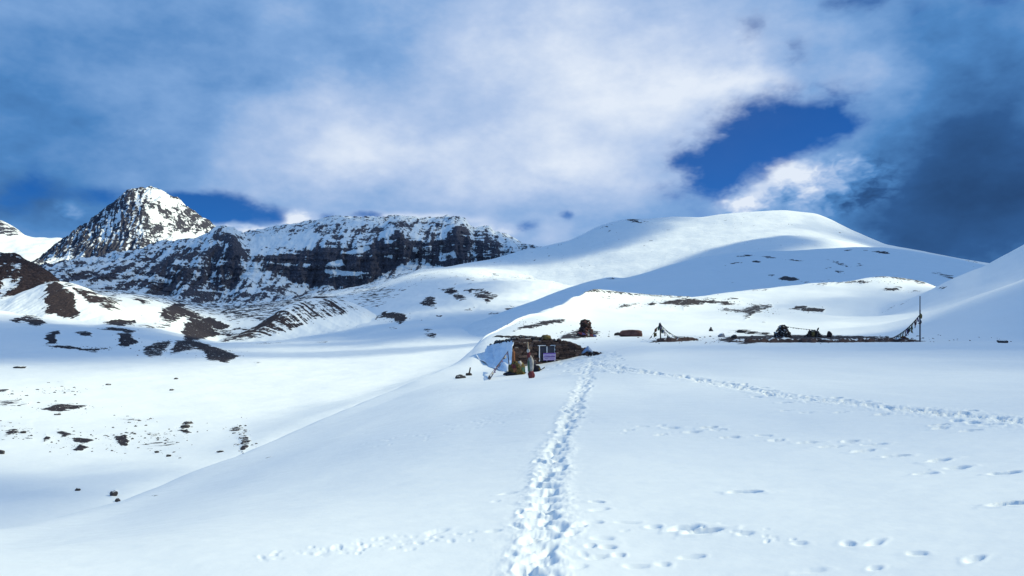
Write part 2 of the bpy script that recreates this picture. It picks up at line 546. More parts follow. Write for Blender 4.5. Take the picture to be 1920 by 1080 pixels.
side = np.concatenate([np.linspace(-TCL, math.atan((-30 - 960) / F), 46)[:-1], columns(-30, 1950, 940), np.linspace(math.atan((1950 - 960) / F), TCL, 46)[1:]])
back = np.linspace(TCL, 2 * math.pi - TCL, 42)[1:-1]
A = loft(A_rows, side, [26, 150, 125, 130, 70, 34, 26, 40, 10, 34, 8, 8], sig=[0, 40, 40, 40, 24, 20, 12, 16, 8, 10, 6, 10, 20])
A.slopescale = 1

def press(T, feet):
    """footprints: sink the snow at world spots; feet: (x, y, heading, length, width, depth)"""
    dep = np.zeros_like(T.R)
    rim = np.zeros_like(T.R)
    for (fx, fy, hd, fl, fw, dp) in feet:
        r0 = math.hypot(fx, fy)
        a0 = math.atan2(fx, fy)
        da = (fl * 2.4) / r0
        j0, j1 = np.searchsorted(T.th, [a0 - da, a0 + da])
        if j1 - j0 < 1:
            continue
        Rs = T.R[:, j0:j1]
        i = np.nonzero((np.abs(Rs - r0) < fl * 2.4).any(1))[0]
        if not len(i):
            continue
        i0, i1 = i[0], i[-1] + 1
        X = T.X[i0:i1, j0:j1] - fx
        Y = T.Y[i0:i1, j0:j1] - fy
        c, s = math.cos(hd), math.sin(hd)
        a = X * s + Y * c
        b = X * c - Y * s
        wob = 1 + 0.4 * pn((X + fx) * 8, (Y + fy) * 8, 5)
        q = np.sqrt((a / fl) ** 2 + (b / fw) ** 2) * wob
        dep[i0:i1, j0:j1] = np.maximum(dep[i0:i1, j0:j1], dp * (1 - sstep(0.45, 1.2, q)))
        rim[i0:i1, j0:j1] = np.maximum(rim[i0:i1, j0:j1], dp * 0.14 * np.exp(-((q - 1.45) / 0.35) ** 2))
    T.Z += 0.7 * (rim * (dep < 0.01) - dep)

def path_pts(T, pix, step):
    P = [hit(T, *p) for p in pix]
    out = []
    for a, b in zip(P[:-1], P[1:]):
        d = Vector((b.x - a.x, b.y - a.y))
        n = max(1, int(d.length / step))
        for k in range(n):
            out.append((a.x + d.x * k / n, a.y + d.y * k / n, math.atan2(d.x, d.y)))
    return out

rng = np.random.default_rng(11)
# broad wind shaping of the near snow
fade_far = sstep(140, 70, A.R)
A.Z += fade_far * (0.05 * fbm(A.X * 0.22, A.Y * 0.16, 3, 3)) * sstep(1.5, 5, A.R)
A.Z += fade_far * 0.006 * fbm(A.X * 1.3 + 0.6 * A.Y, A.Y * 3.1 - 0.4 * A.X, 3, 9) * sstep(60, 12, A.R)
A.Z += sstep(90, 160, A.R) * 0.9 * fbm(A.X * 0.02, A.Y * 0.02, 4, 23) * sstep(340, 300, A.R) * sstep(0, 40, A.R - 90)
A.Z += sstep(80, 130, A.R) * 0.10 * fbm(A.X * 0.10, A.Y * 0.16, 4, 27, 0.55) * sstep(345, 315, A.R)

TRAIL = [(1003, 1130), (1012, 1080), (1014, 1030), (1019, 985), (1022, 940), (1030, 900), (1036, 866), (1045, 836), (1058, 805), (1072, 778), (1083, 752), (1092, 728), (1099, 708), (1106, 688), (1112, 672), (1118, 660)]
TRACK2 = [(1118, 684), (1160, 690), (1210, 699), (1260, 704), (1300, 709), (1350, 719), (1400, 730), (1450, 738), (1500, 746), (1560, 752), (1620, 759), (1700, 767), (1780, 777), (1860, 784), (1960, 793)]
TRACK3 = [(1095, 672), (1075, 676), (1055, 682), (1040, 688)]
tp = path_pts(A, TRAIL, 0.28)
t2 = path_pts(A, TRACK2, 0.36)
t3 = path_pts(A, TRACK3, 0.4)
def churn(T, pts, half, depth, nz, seed, rim=0.25):
    """a trodden furrow: sunk, lumpy, with broken snow thrown to both sides"""
    P = np.array([(p[0], p[1]) for p in pts])
    cols = np.nonzero(np.abs(T.th) < 0.75)[0]
    best = np.full(T.R.shape, 99.0)
    for x, y in P:
        r0 = math.hypot(x, y)
        a0 = math.atan2(x, y)
        da = min(0.4, 4.0 * half / r0)
        j0, j1 = np.searchsorted(T.th, [a0 - da, a0 + da])
        sub = T.R[:, j0:j1]
        i = np.nonzero((np.abs(sub - r0) < 4 * half + 0.3).any(1))[0]
        if not len(i):
            continue
        i0, i1 = i[0], i[-1] + 1
        d = np.hypot(T.X[i0:i1, j0:j1] - x, T.Y[i0:i1, j0:j1] - y)
        best[i0:i1, j0:j1] = np.minimum(best[i0:i1, j0:j1], d)
    hw = half * (1 + 0.35 * pn(T.X * 0.9, T.Y * 0.9, seed))
    q = best / hw
    inn = 1 - sstep(0.6, 1.15, q)
    lump = fbm(T.X * 8.0, T.Y * 7.0, 4, seed + 1, 0.65)
    T.Z += inn * (-depth + nz * lump) + rim * depth * np.exp(-((q - 1.5) / 0.45) ** 2) * (1 + 0.8 * lump) + nz * 0.45 * lump * np.exp(-(q / 2.2) ** 2) * (q < 8)
churn(A, tp, 0.13, 0.03, 0.014, 41)
churn(A, t2, 0.26, 0.025, 0.028, 61)
feet = []
for k, (x, y, h) in enumerate(tp):
    r0 = math.hypot(x, y)
    wid = 0.045 + 0.20 * min(r0 / 60, 1)
    for rep in range(2):
        s = rng.choice([-1, 1])
        ox = s * wid * rng.uniform(0.35, 1.5) + rng.normal(0, 0.05)
        oy = rng.uniform(-0.2, 0.2)
        g = 1 + min(r0 / 70, 0.6)
        feet.append((x + math.cos(h) * ox + math.sin(h) * oy, y - math.sin(h) * ox + math.cos(h) * oy, h + rng.normal(0, 0.35),
                     (0.085 + 0.04 * min(r0 / 20, 1)) * g * rng.uniform(0.7, 1.15), (0.040 + 0.018 * min(r0 / 20, 1)) * g * rng.uniform(0.8, 1.2), rng.uniform(0.035, 0.10)))
for (x, y, h) in t2:
    for rep in range(2):
        ox = rng.normal(0, 0.26)
        feet.append((x + math.cos(h) * ox, y - math.sin(h) * ox, h + rng.normal(0, 0.4), (0.10 + 0.13 * min(math.hypot(x, y) / 50, 1)) * rng.uniform(0.8, 1.2), (0.05 + 0.07 * min(math.hypot(x, y) / 50, 1)) * rng.uniform(0.8, 1.3), rng.uniform(0.06, 0.15)))
for (x, y, h) in t3:
    for rep in range(3):
        feet.append((x + rng.normal(0, 0.8), y + rng.normal(0, 1.2), h + rng.normal(0, 0.8), 0.25, 0.14, rng.uniform(0.1, 0.2)))
# trodden ground in front of the hut
for k in range(120):
    p = hit(A, rng.uniform(1050, 1165), rng.uniform(660, 700))
    feet.append((p.x, p.y, rng.uniform(0, 6.28), 0.27, 0.15, rng.uniform(0.06, 0.2)))
# scattered single prints
singles = [(1118, 941), (1122, 956), (1112, 980), (1172, 980), (1107, 1024), (1140, 1026), (1225, 988), (1285, 990), (1325, 996), (1400, 1000), (1120, 1045), (1160, 1040), (1297, 1045), (1245, 1058), (1188, 1062),
           (1500, 1018), (1590, 1020), (1640, 1018), (1720, 1038), (1640, 1066), (1830, 1048), (1525, 1070), (1400, 923), (1300, 810), (1345, 806), (1370, 820), (1430, 817), (1455, 826), (1515, 830), (1556, 838), (1620, 846), (1680, 856),
           (1640, 834), (1595, 828), (1760, 864), (1795, 878), (1735, 889), (1885, 889), (1900, 945), (1475, 770), (1512, 774), (1575, 773), (1655, 777), (1765, 797), (1765, 803), (1820, 808), (1420, 745), (1470, 755),
           (1205, 800), (1260, 802), (1180, 806), (1330, 802), (1240, 815), (1130, 1010), (1070, 1000), (1085, 1062), (960, 1040), (925, 995), (820, 996), (930, 940), (955, 925),
           (1240, 798), (970, 985), (975, 960), (1085, 985), (1095, 1040)]
for (u, v) in singles:
    p = hit(A, u, v)
    r0 = math.hypot(p.x, p.y)
    if u > 1250 and v < 1000:                # plain boot holes crossing from right to left
        feet.append((p.x, p.y, math.pi / 2 + rng.normal(0, 0.2), 0.13 * rng.uniform(0.8, 1.2), 0.06, rng.uniform(0.07, 0.12)))
        continue
    feet.append((p.x, p.y, rng.uniform(0.9, 2.1) if u > 1100 else rng.uniform(-0.6, 1.6), (0.060 + 0.0035 * r0) * rng.uniform(0.5, 1.2), (0.030 + 0.0025 * r0) * rng.uniform(0.6, 1.2), rng.uniform(0.010, 0.035) + (0.0022 * r0 if u > 1100 else 0)))
# fainter animal and skid lines left of the trail
for (a_, b_, n_) in [((700, 830), (985, 775), 38), ((480, 1050), (900, 1000), 60), ((870, 800), (980, 770), 24), ((1130, 800), (1340, 800), 10), ((1180, 990), (1480, 1008), 12), ((900, 720), (820, 745), 14)]:
    for k in range(n_):
        t = rng.uniform()
        p = hit(A, a_[0] + (b_[0] - a_[0]) * t + rng.normal(0, 16), a_[1] + (b_[1] - a_[1]) * t + rng.normal(0, 7))
        r0 = math.hypot(p.x, p.y)
        feet.append((p.x, p.y, rng.uniform(0, 6.28), (0.02 + 0.003 * r0) * rng.uniform(0.5, 1.3), 0.010 + 0.002 * r0, rng.uniform(0.006, 0.022)))
press(A, feet)
A.sync()

A_rock = [
    ([(957, 623), (974, 614), (1007, 606), (1037, 599), (1062, 599), (1057, 605), (1041, 609), (1016, 612), (982, 617)], 0.85),
    ([(1046, 632), (1066, 624), (1085, 619), (1112, 619), (1128, 622), (1116, 630), (1085, 636), (1056, 637)], 0.75),
    ([(1153, 579), (1175, 571), (1199, 569), (1182, 575), (1160, 579)], 0.8), ([(1209, 571), (1225, 566), (1238, 567), (1222, 573)], 0.8),
    ([(1236, 569), (1274, 561), (1303, 562), (1330, 565), (1359, 566), (1392, 572), (1359, 572), (1328, 569), (1313, 572), (1284, 574), (1265, 573), (1247, 572)], 0.9),
    ([(1346, 584), (1360, 577), (1370, 579), (1392, 581), (1400, 577), (1415, 572), (1447, 570), (1451, 576), (1430, 584), (1410, 591), (1400, 599), (1394, 599), (1398, 590), (1380, 586), (1362, 585)], 0.72),
    ([(1477, 581), (1490, 575), (1515, 575), (1530, 578), (1549, 580), (1545, 587), (1520, 585), (1512, 587), (1505, 581), (1485, 580)], 0.9),
    ([(1308, 561), (1330, 558), (1348, 561), (1330, 563)], 0.75), ([(1353, 561), (1370, 558), (1388, 561), (1370, 563)], 0.75),
    ([(1085, 553), (1108, 541), (1133, 545), (1190, 551), (1260, 556), (1295, 556), (1295, 559), (1260, 559), (1190, 555), (1133, 551), (1110, 549)], 0.66),
    ([(1380, 548), (1420, 543), (1450, 541), (1430, 545)], 0.55), ([(1518, 534), (1560, 530), (1540, 536)], 0.65),
    ([(1555, 533), (1590, 528), (1620, 526), (1635, 530), (1620, 532), (1590, 532)], 0.7), ([(1622, 520), (1650, 517), (1680, 519), (1722, 525), (1745, 532), (1722, 531), (1690, 525), (1650, 521)], 0.68),
    ([(1650, 544), (1665, 539), (1692, 540), (1692, 545), (1660, 546)], 0.7), ([(1702, 545), (1722, 545), (1735, 548), (1715, 548)], 0.6),
    ([(1640, 590), (1668, 578), (1690, 569), (1706, 562), (1688, 573), (1664, 583)], 0.52), ([(1755, 540), (1776, 536), (1766, 542)], 0.6),
    ([(1280, 574), (1296, 573), (1286, 580), (1276, 583)], 0.6), ([(1428, 604), (1438, 602), (1434, 606)], 0.7), ([(1140, 560), (1165, 558), (1150, 563)], 0.5), ([(1120, 556), (1150, 555), (1135, 558)], 0.5),
    ([(1362, 622), (1390, 617), (1446, 625), (1440, 630), (1400, 625)], 0.7),
    ([(1342, 641), (1365, 632), (1450, 629), (1560, 629), (1650, 632), (1735, 640), (1650, 642), (1500, 643), (1400, 644)], 0.9),
    ([(1216, 643), (1240, 634), (1280, 632), (1314, 635), (1290, 641), (1240, 643)], 0.78),
    ([(918, 655), (930, 640), (960, 634), (966, 640), (940, 646)], 0.4),
]
rockA = 0.88 * poly_mask(*ragged(A, 0.25), A_rock, 2.6)
A.Z += rockA * (0.10 + 0.25 * sstep(120, 260, A.R)) * (1 + 0.7 * fbm(A.X * 1.1, A.Y * 1.1, 3, 77))
A.sync()
# close the ring behind the camera
nb = len(back)
w = ((back - TCL) / (2 * math.pi - 2 * TCL))[None, :]
w = w * w * (3 - 2 * w)
Rb = A.R[:, -1:] * (1 - w) + A.R[:, :1] * w
Zb = A.Z[:, -1:] * (1 - w) + A.Z[:, :1] * w
full = Terrain()
full.R = np.concatenate([A.R, Rb], 1)
full.Z = np.concatenate([A.Z, Zb], 1)
full.th = np.concatenate([A.th, back])
full.sync()
rock_full = np.concatenate([rockA, np.zeros_like(Rb)], 1)
mat_near = terrain_mat('snow_near', (0.024, 0.024, 0.032), (0.046, 0.042, 0.048), 0.55, amp=2.1, snow_bump=(5.0, 0.007), rock_bump=0.5, ripple=(0.5, 1.9, 1.0, 3.2))
struct(mesh_from_grid('snow_ground', full, mat_near, {'rock': rock_full}, wrap=True))

# ================================================================== valley left of the crest
B_rows = [
    [(-500, 1300, 26), (0, 1240, 28), (220, 1150, 36), (460, 1060, 45), (640, 940, 62), (800, 822, 84), (903, 740, 130), (1000, 700, 220), (1200, 690, 300)],
    [(-500, 1000, 46), (0, 990, 50), (220, 945, 58), (460, 856, 82), (640, 777, 112), (800, 712, 160), (900, 668, 220), (1000, 640, 300), (1200, 625, 400)],
    [(-500, 850, 115), (0, 838, 115), (220, 832, 115), (400, 805, 130), (600, 745, 180), (800, 695, 260), (900, 662, 300), (1000, 632, 380), (1200, 620, 500)],
    [(-500, 710, 300), (0, 704, 300), (300, 698, 320), (600, 682, 360), (800, 654, 430), (900, 643, 460), (1000, 620, 520), (1200, 612, 600)],
    [(-500, 660, 500), (0, 662, 500), (200, 662, 500), (400, 660, 520), (600, 648, 560), (700, 640, 600), (780, 623, 630), (835, 610, 650), (880, 618, 650), (920, 626, 650), (1000, 610, 660), (1200, 600, 700)],
    [(-500, 630, 560), (0, 640, 560), (90, 630, 580), (170, 622, 590), (230, 626, 590), (300, 645, 590), (400, 646, 600), (600, 640, 660), (700, 634, 700), (800, 618, 720), (900, 610, 740), (1000, 603, 740), (1200, 600, 760)],
    [(-500, 590, 760), (0, 614, 760), (100, 614, 760), (200, 618, 760), (300, 628, 780), (400, 648, 800), (500, 646, 830), (600, 634, 860), (700, 614, 880), (800, 600, 900), (900, 595, 920), (1000, 590, 920), (1200, 590, 940)],
    [(-500, 570, 950), (0, 588, 950), (80, 602, 950), (140, 606, 950), (200, 604, 950), (300, 612, 980), (400, 640, 1000), (500, 640, 1040), (600, 626, 1080), (650, 606, 1090), (700, 588, 1100), (800, 565, 1150), (900, 556, 1150), (1000, 560, 1150), (1200, 570, 1150)],
    [(-500, 550, 1300), (0, 560, 1300), (100, 552, 1300), (200, 555, 1300), (300, 565, 1350), (400, 590, 1400), (500, 580, 1450), (600, 560, 1500), (700, 548, 1500), (800, 528, 1550), (900, 518, 1550), (1000, 525, 1550), (1200, 550, 1550)],
    [(-500, 530, 1750), (0, 540, 1750), (100, 535, 1750), (200, 545, 1750), (300, 556, 1780), (400, 578, 1850), (500, 570, 1900), (600, 552, 1950), (640, 550, 1980), (700, 533, 2000), (800, 500, 2050), (900, 505, 2050), (1000, 515, 2050), (1200, 540, 2050)],
    [(-500, 560, 2100), (0, 560, 2100), (300, 570, 2100), (600, 570, 2250), (800, 520, 2300), (1000, 530, 2300), (1200, 560, 2300)],
]
B = loft(B_rows, columns(-260, 1120, 700), [14, 70, 60, 40, 24, 22, 30, 30, 34, 20, 5], sig=30)
B.Z += sstep(60, 300, B.R) * (0.0016 * B.R) * fbm(B.X * 0.012, B.Y * 0.012, 5, 101, 0.55) + sstep(500, 900, B.R) * 3.0 * fbm(B.X * 0.01, B.Y * 0.006, 4, 131, 0.5)
B.Z += 0.25 * fbm(B.X * 0.05, B.Y * 0.05, 3, 141)
B.sync()
B_rock = [
    ([(20, 600), (50, 592), (80, 598), (60, 606), (30, 606)], .6), ([(50, 606), (70, 600), (86, 607), (66, 612)], .75), ([(150, 585), (200, 580), (240, 590), (200, 594)], .6), ([(120, 596), (190, 592), (250, 602), (190, 602)], .62),
    ([(300, 585), (330, 568), (350, 572), (330, 590), (308, 600)], .7), ([(300, 600), (340, 580), (352, 592), (320, 606)], .6), ([(405, 605), (430, 615), (520, 612), (470, 622), (420, 622)], .5), ([(255, 612), (300, 606), (330, 612), (290, 618)], .45),
    ([(150, 558), (190, 552), (240, 560), (220, 570), (180, 566)], .55), ([(235, 560), (275, 552), (300, 562), (270, 572)], .5), ([(440, 645), (500, 640), (560, 642), (500, 648)], .45), ([(410, 622), (445, 626), (470, 634), (430, 634)], .7), ([(370, 600), (395, 595), (430, 612), (410, 618)], .75),
    ([(86, 629), (100, 623), (112, 622), (101, 634), (103, 641), (89, 644)], .9), ([(144, 625), (165, 622), (173, 630), (155, 630)], .8), ([(88, 648), (130, 649), (160, 654), (206, 653), (172, 660), (140, 656)], .85),
    ([(221, 628), (240, 627), (256, 643), (235, 651), (213, 648), (228, 643)], .95), ([(178, 618), (210, 614), (256, 619), (242, 627), (225, 621)], .7), ([(195, 601), (215, 594), (256, 594), (252, 606), (225, 611), (205, 608)], .85),
    ([(272, 656), (290, 644), (320, 639), (302, 666), (278, 668)], .62), ([(328, 640), (350, 639), (362, 655), (323, 663)], .66), ([(350, 637), (380, 644), (420, 659), (445, 667), (420, 678), (390, 673), (385, 660), (360, 650)], .85),
    ([(344, 622), (360, 592), (380, 606), (412, 628), (375, 636), (350, 638)], .75), ([(325, 590), (345, 575), (375, 590), (400, 605), (420, 625), (380, 608), (355, 595)], .7),
    ([(73, 766), (110, 758), (140, 760), (165, 760), (140, 768), (115, 773)], .9),
    ([(76, 824), (85, 814), (97, 824), (76, 831)], .75), ([(99, 812), (115, 808), (142, 816), (120, 819)], .85), ([(122, 823), (150, 821), (189, 825), (165, 831), (140, 830)], .9), ([(129, 843), (150, 834), (167, 838), (150, 846), (140, 849)], .75),
    ([(212, 822), (230, 814), (246, 828), (241, 841), (225, 832)], .75), ([(334, 806), (347, 804), (362, 812), (350, 815)], .7), ([(428, 806), (445, 797), (462, 805), (445, 813)], .55), ([(444, 822), (460, 814), (469, 831), (455, 849)], .7),
    ([(-20, 734), (18, 731), (12, 738), (-20, 740)], .8), ([(3, 810), (25, 805), (38, 810), (15, 816)], .7), ([(225, 785), (250, 782), (280, 790), (250, 791)], .68), ([(106, 716), (130, 715), (120, 719)], .6), ([(30, 690), (47, 688), (44, 692)], .7),
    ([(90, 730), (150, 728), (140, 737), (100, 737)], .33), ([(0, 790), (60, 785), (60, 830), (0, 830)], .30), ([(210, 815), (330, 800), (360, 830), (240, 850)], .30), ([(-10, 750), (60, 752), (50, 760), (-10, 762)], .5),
    ([(206, 925), (215, 920), (219, 925), (210, 930)], .85),
    ([(594, 642), (617, 640), (610, 644)], .85), ([(790, 618), (806, 614), (810, 619), (798, 623)], .7), ([(795, 627), (815, 624), (822, 632), (806, 635)], .75), ([(880, 617), (905, 612), (900, 622)], .55), ([(475, 680), (490, 679), (484, 683)], .8),
    ([(690, 600), (720, 585), (735, 584), (760, 589), (769, 598), (748, 609), (738, 600), (725, 596), (700, 598)], .8), ([(629, 600), (660, 595), (690, 597), (655, 600)], .66),
    ([(787, 568), (800, 557), (815, 556), (819, 577), (800, 574)], .75), ([(825, 541), (850, 539), (877, 560), (860, 564), (840, 552)], .72), ([(868, 543), (890, 539), (937, 553), (915, 571), (890, 557)], .62),
    ([(864, 581), (890, 576), (882, 583)], .75), ([(910, 588), (937, 586), (926, 593)], .75), ([(810, 592), (835, 590), (828, 596)], .8), ([(845, 594), (870, 590), (850, 598)], .5), ([(720, 615), (745, 614), (738, 618)], .75), ([(600, 617), (640, 619), (620, 621)], .55),
    ([(960, 585), (968, 582), (975, 586), (966, 589)], .8), ([(940, 580), (962, 575), (975, 580), (955, 584)], .7),
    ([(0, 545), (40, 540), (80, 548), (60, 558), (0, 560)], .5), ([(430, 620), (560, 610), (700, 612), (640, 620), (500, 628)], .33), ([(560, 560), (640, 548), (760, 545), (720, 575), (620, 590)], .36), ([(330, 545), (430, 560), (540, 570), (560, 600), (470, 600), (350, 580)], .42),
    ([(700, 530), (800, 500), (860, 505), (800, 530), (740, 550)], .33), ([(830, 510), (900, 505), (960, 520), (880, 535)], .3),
]
def grow(polys, k, x1, y0, y1):
    out = []
    for pts, d in polys:
        cx, cy = sum(q[0] for q in pts) / len(pts), sum(q[1] for q in pts) / len(pts)
        g = k if (cx < x1 and y0 < cy < y1) else 1.0
        out.append(([(cx + (q[0] - cx) * g, cy + (q[1] - cy) * g) for q in pts], min(1.0, d * (1.15 if g > 1 else 1.0))))
    return out
B_rock = grow(B_rock, 1.14, 470, 575, 690)
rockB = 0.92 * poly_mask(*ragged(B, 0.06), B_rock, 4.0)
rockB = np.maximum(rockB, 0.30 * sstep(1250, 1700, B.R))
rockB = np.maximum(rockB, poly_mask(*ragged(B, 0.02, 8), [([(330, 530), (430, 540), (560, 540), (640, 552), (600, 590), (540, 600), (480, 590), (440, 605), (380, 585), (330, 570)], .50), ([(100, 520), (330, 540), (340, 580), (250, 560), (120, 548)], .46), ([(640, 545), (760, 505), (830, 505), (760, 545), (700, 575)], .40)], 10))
B.Z += rockB * np.clip(0.0008 * B.R, 0.1, 1.0) * (1 + 0.7 * fbm(B.X * 0.5, B.Y * 0.5, 3, 55))
B.sync()
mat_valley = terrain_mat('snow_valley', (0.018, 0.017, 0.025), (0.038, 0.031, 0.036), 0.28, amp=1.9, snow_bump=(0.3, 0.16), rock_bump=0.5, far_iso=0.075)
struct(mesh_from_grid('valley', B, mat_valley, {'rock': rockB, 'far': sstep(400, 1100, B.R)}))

# ================================================================== stony moraines in the valley
def ridge(name, crest, front, backr, n, ns, dens, mat, rough=2.0, seed=0, feather=5, polys=None, gully=0.0):
    rows = [front[0], front[1], crest, backr]
    p0, p1 = crest[0][0], crest[-1][0]
    T = loft(rows, columns(p0, p1, n), ns, sig=feather)
    lat = T.X
    k = np.sin(np.clip(T.T / 2.0, 0, 1) * math.pi)
    T.Z += rough * fbm(T.X * 0.05, T.Y * 0.03, 4, seed) * sstep(0.1, 0.6, T.T)
    if gully:
        dia = T.X * 1.0 - gully * (T.T - 2) * 40
        T.Z += -rough * 1.1 * np.abs(pn(dia * 0.10, T.T * 0.5, seed + 5)) * np.clip(np.sin(np.clip((T.T - 0.4) / 1.6, 0, 1) * math.pi), 0, 1)
    T.sync()
    rk = 0.9 * poly_mask(*ragged(T, 0.05), polys, 6.0) if polys else np.zeros_like(T.R)
    rk = np.maximum(rk, dens(T) if dens else 0)
    ac = T.X - gully * (T.T - 2) * 40
    return T, struct(mesh_from_grid(name, T, mat, {'rock': rk, 'across': ac, 'down': T.T * 40.0}))

mat_moraine = terrain_mat('moraine', (0.022, 0.019, 0.025), (0.048, 0.036, 0.038), 0.16, streak=(0.30, 0.020, 1.5), amp=1.35, snow_bump=(0.4, 0.15), rock_bump=0.5)
# left: dark earthy face under a snow slope
TJ, oJ = ridge('moraine', [(-120, 570, 1120), (-40, 575, 1120), (0, 566, 1120), (40, 548, 1120), (70, 536, 1120), (86, 530, 1115), (100, 527, 1110), (118, 529, 1105), (135, 532, 1100), (165, 541, 1100), (195, 554, 1100), (220, 568, 1095), (240, 583, 1090), (300, 610, 1080)],
               [[(-120, 640, 930), (0, 640, 930), (85, 640, 930), (180, 640, 930), (300, 660, 930)], [(-120, 606, 1000), (0, 604, 1000), (85, 592, 1000), (140, 600, 990), (200, 600, 990), (300, 640, 990)]],
               [(-120, 600, 1250), (0, 600, 1250), (100, 565, 1250), (300, 630, 1250)], 300, [12, 60, 14], None, mat_moraine, 1.2, 201, 4,
               [([(86, 531), (108, 528), (135, 552), (150, 590), (132, 597), (80, 585), (90, 572), (78, 560), (88, 548)], .98), ([(122, 531), (165, 541), (200, 556), (236, 583), (205, 582), (165, 566), (140, 548)], .78)], gully=1.0)
# middle: curved crest, ribbed flank
TK, oK = ridge('moraine', [(380, 645, 1010), (420, 634, 1020), (450, 625, 1030), (480, 611, 1045), (508, 592, 1060), (520, 583, 1065), (535, 573, 1075), (560, 565, 1085), (590, 560, 1095), (620, 559, 1100), (645, 562, 1105), (680, 575, 1105), (730, 605, 1100)],
               [[(380, 665, 860), (480, 660, 860), (600, 650, 860), (730, 640, 880)], [(380, 650, 930), (430, 643, 930), (500, 643, 930), (560, 636, 940), (620, 622, 960), (680, 612, 980), (730, 618, 990)]],
               [(380, 660, 1150), (480, 640, 1180), (560, 600, 1230), (640, 590, 1250), (730, 630, 1250)], 330, [10, 70, 12], None, mat_moraine, 0.8, 231, 4,
               [([(405, 640), (450, 625), (500, 597), (515, 585), (545, 571), (590, 560), (640, 560), (665, 580), (640, 592), (600, 600), (560, 615), (500, 632), (440, 642)], .55), ([(405, 641), (450, 625), (490, 605), (515, 585), (530, 578), (512, 606), (470, 630), (430, 640)], .85)], gully=-2.2)

# ================================================================== dark shoulder at the left edge
mat_left = terrain_mat('rock_left', (0.026, 0.020, 0.023), (0.062, 0.042, 0.042), 0.07, strata=(0.02, 0.12, 0.9), amp=1.45, rock_bump=0.9, snow_bump=(0.2, 0.2))
LI_rows = [[(-300, 620, 1250), (0, 590, 1250), (130, 560, 1250)], [(-300, 590, 1330), (0, 566, 1330), (60, 558, 1330), (100, 538, 1330), (130, 540, 1330)],
           [(-300, 520, 1420), (0, 515, 1420), (40, 515, 1420), (90, 525, 1400), (130, 540, 1400)],
           [(-300, 440, 1540), (-100, 462, 1540), (0, 474, 1540), (30, 477, 1540), (42, 480, 1540), (52, 488, 1530), (75, 497, 1520), (90, 506, 1500), (104, 517, 1490), (118, 532, 1480), (130, 545, 1480)],
           [(-300, 500, 1800), (0, 540, 1800), (130, 580, 1800)]]
LI = loft(LI_rows, columns(-260, 128, 220), [8, 40, 50, 8], sig=4)
LI.Z += 6 * fbm(LI.X * 0.02, LI.Y * 0.02, 6, 301, 0.55) * sstep(0.2, 1.2, LI.T) - 3
LI.sync()
rk = 0.82 + 0.25 * fbm(LI.X * 0.012, LI.Y * 0.012, 3, 311) - poly_mask(LI.PX, LI.PY, [([(0, 525), (20, 515), (40, 520), (35, 540), (10, 552), (0, 555)], .45), ([(20, 490), (45, 495), (38, 512), (20, 508)], .25)], 5)
struct(mesh_from_grid('mountain_shoulder', LI, mat_left, {'rock': rk}))

# ================================================================== cliff massif
M_rows = [
    [(40, 590, 1650), (200, 600, 1650), (400, 610, 1650), (600, 590, 1750), (800, 560, 1850), (1040, 540, 1850)],
    [(40, 550, 1850), (200, 562, 1850), (300, 578, 1850), (400, 585, 1850), (500, 577, 1880), (600, 556, 1920), (700, 536, 1960), (800, 506, 2000), (900, 502, 2000), (1040, 490, 2000)],
    [(40, 540, 2000), (110, 528, 2000), (200, 540, 2000), (280, 562, 2000), (320, 565, 2000), (345, 545, 2000), (400, 565, 2000), (440, 545, 2040), (460, 515, 2060), (500, 508, 2080), (523, 514, 2090), (573, 539, 2080), (617, 538, 2070), (640, 549, 2060), (665, 545, 2070),
     (700, 528, 2090), (733, 506, 2110), (783, 486, 2140), (820, 502, 2120), (850, 507, 2110), (880, 492, 2130), (920, 496, 2130), (960, 488, 2140), (1040, 470, 2140)],
    [(40, 522, 2150), (110, 513, 2150), (200, 505, 2150), (280, 500, 2140), (350, 492, 2120), (400, 482, 2100), (440, 466, 2080), (460, 482, 2110), (500, 477, 2130), (567, 472, 2130), (613, 458, 2130), (640, 460, 2120), (683, 463, 2120), (713, 453, 2130), (727, 441, 2130),
     (747, 434, 2140), (767, 446, 2140), (800, 456, 2150), (833, 440, 2150), (850, 426, 2150), (875, 434, 2160), (890, 455, 2160), (920, 455, 2170), (960, 462, 2180), (1040, 468, 2180)],
    [(40, 517, 2400), (110, 509, 2400), (200, 490, 2400), (300, 468, 2380), (370, 450, 2350), (400, 440, 2330), (415, 436, 2300), (430, 434, 2280), (438, 437, 2290), (447, 445, 2400), (470, 437, 2520), (520, 428, 2550), (560, 424, 2580), (600, 415, 2600), (615, 412, 2600), (640, 411, 2600),
     (700, 413, 2600), (760, 412, 2600), (800, 413, 2550), (850, 414, 2480), (872, 417, 2400), (880, 430, 2380), (890, 435, 2370), (905, 431, 2360), (920, 432, 2350), (926, 442, 2350), (945, 446, 2350), (965, 455, 2350), (985, 467, 2350), (1010, 476, 2350), (1040, 484, 2350)],
    [(40, 560, 2800), (400, 500, 2800), (600, 460, 3000), (900, 480, 2800), (1040, 520, 2800)],
]
M = loft(M_rows, columns(44, 1036, 620), [6, 60, 96, 60, 8], sig=[10, 8, 5, 5, 1.5, 10])
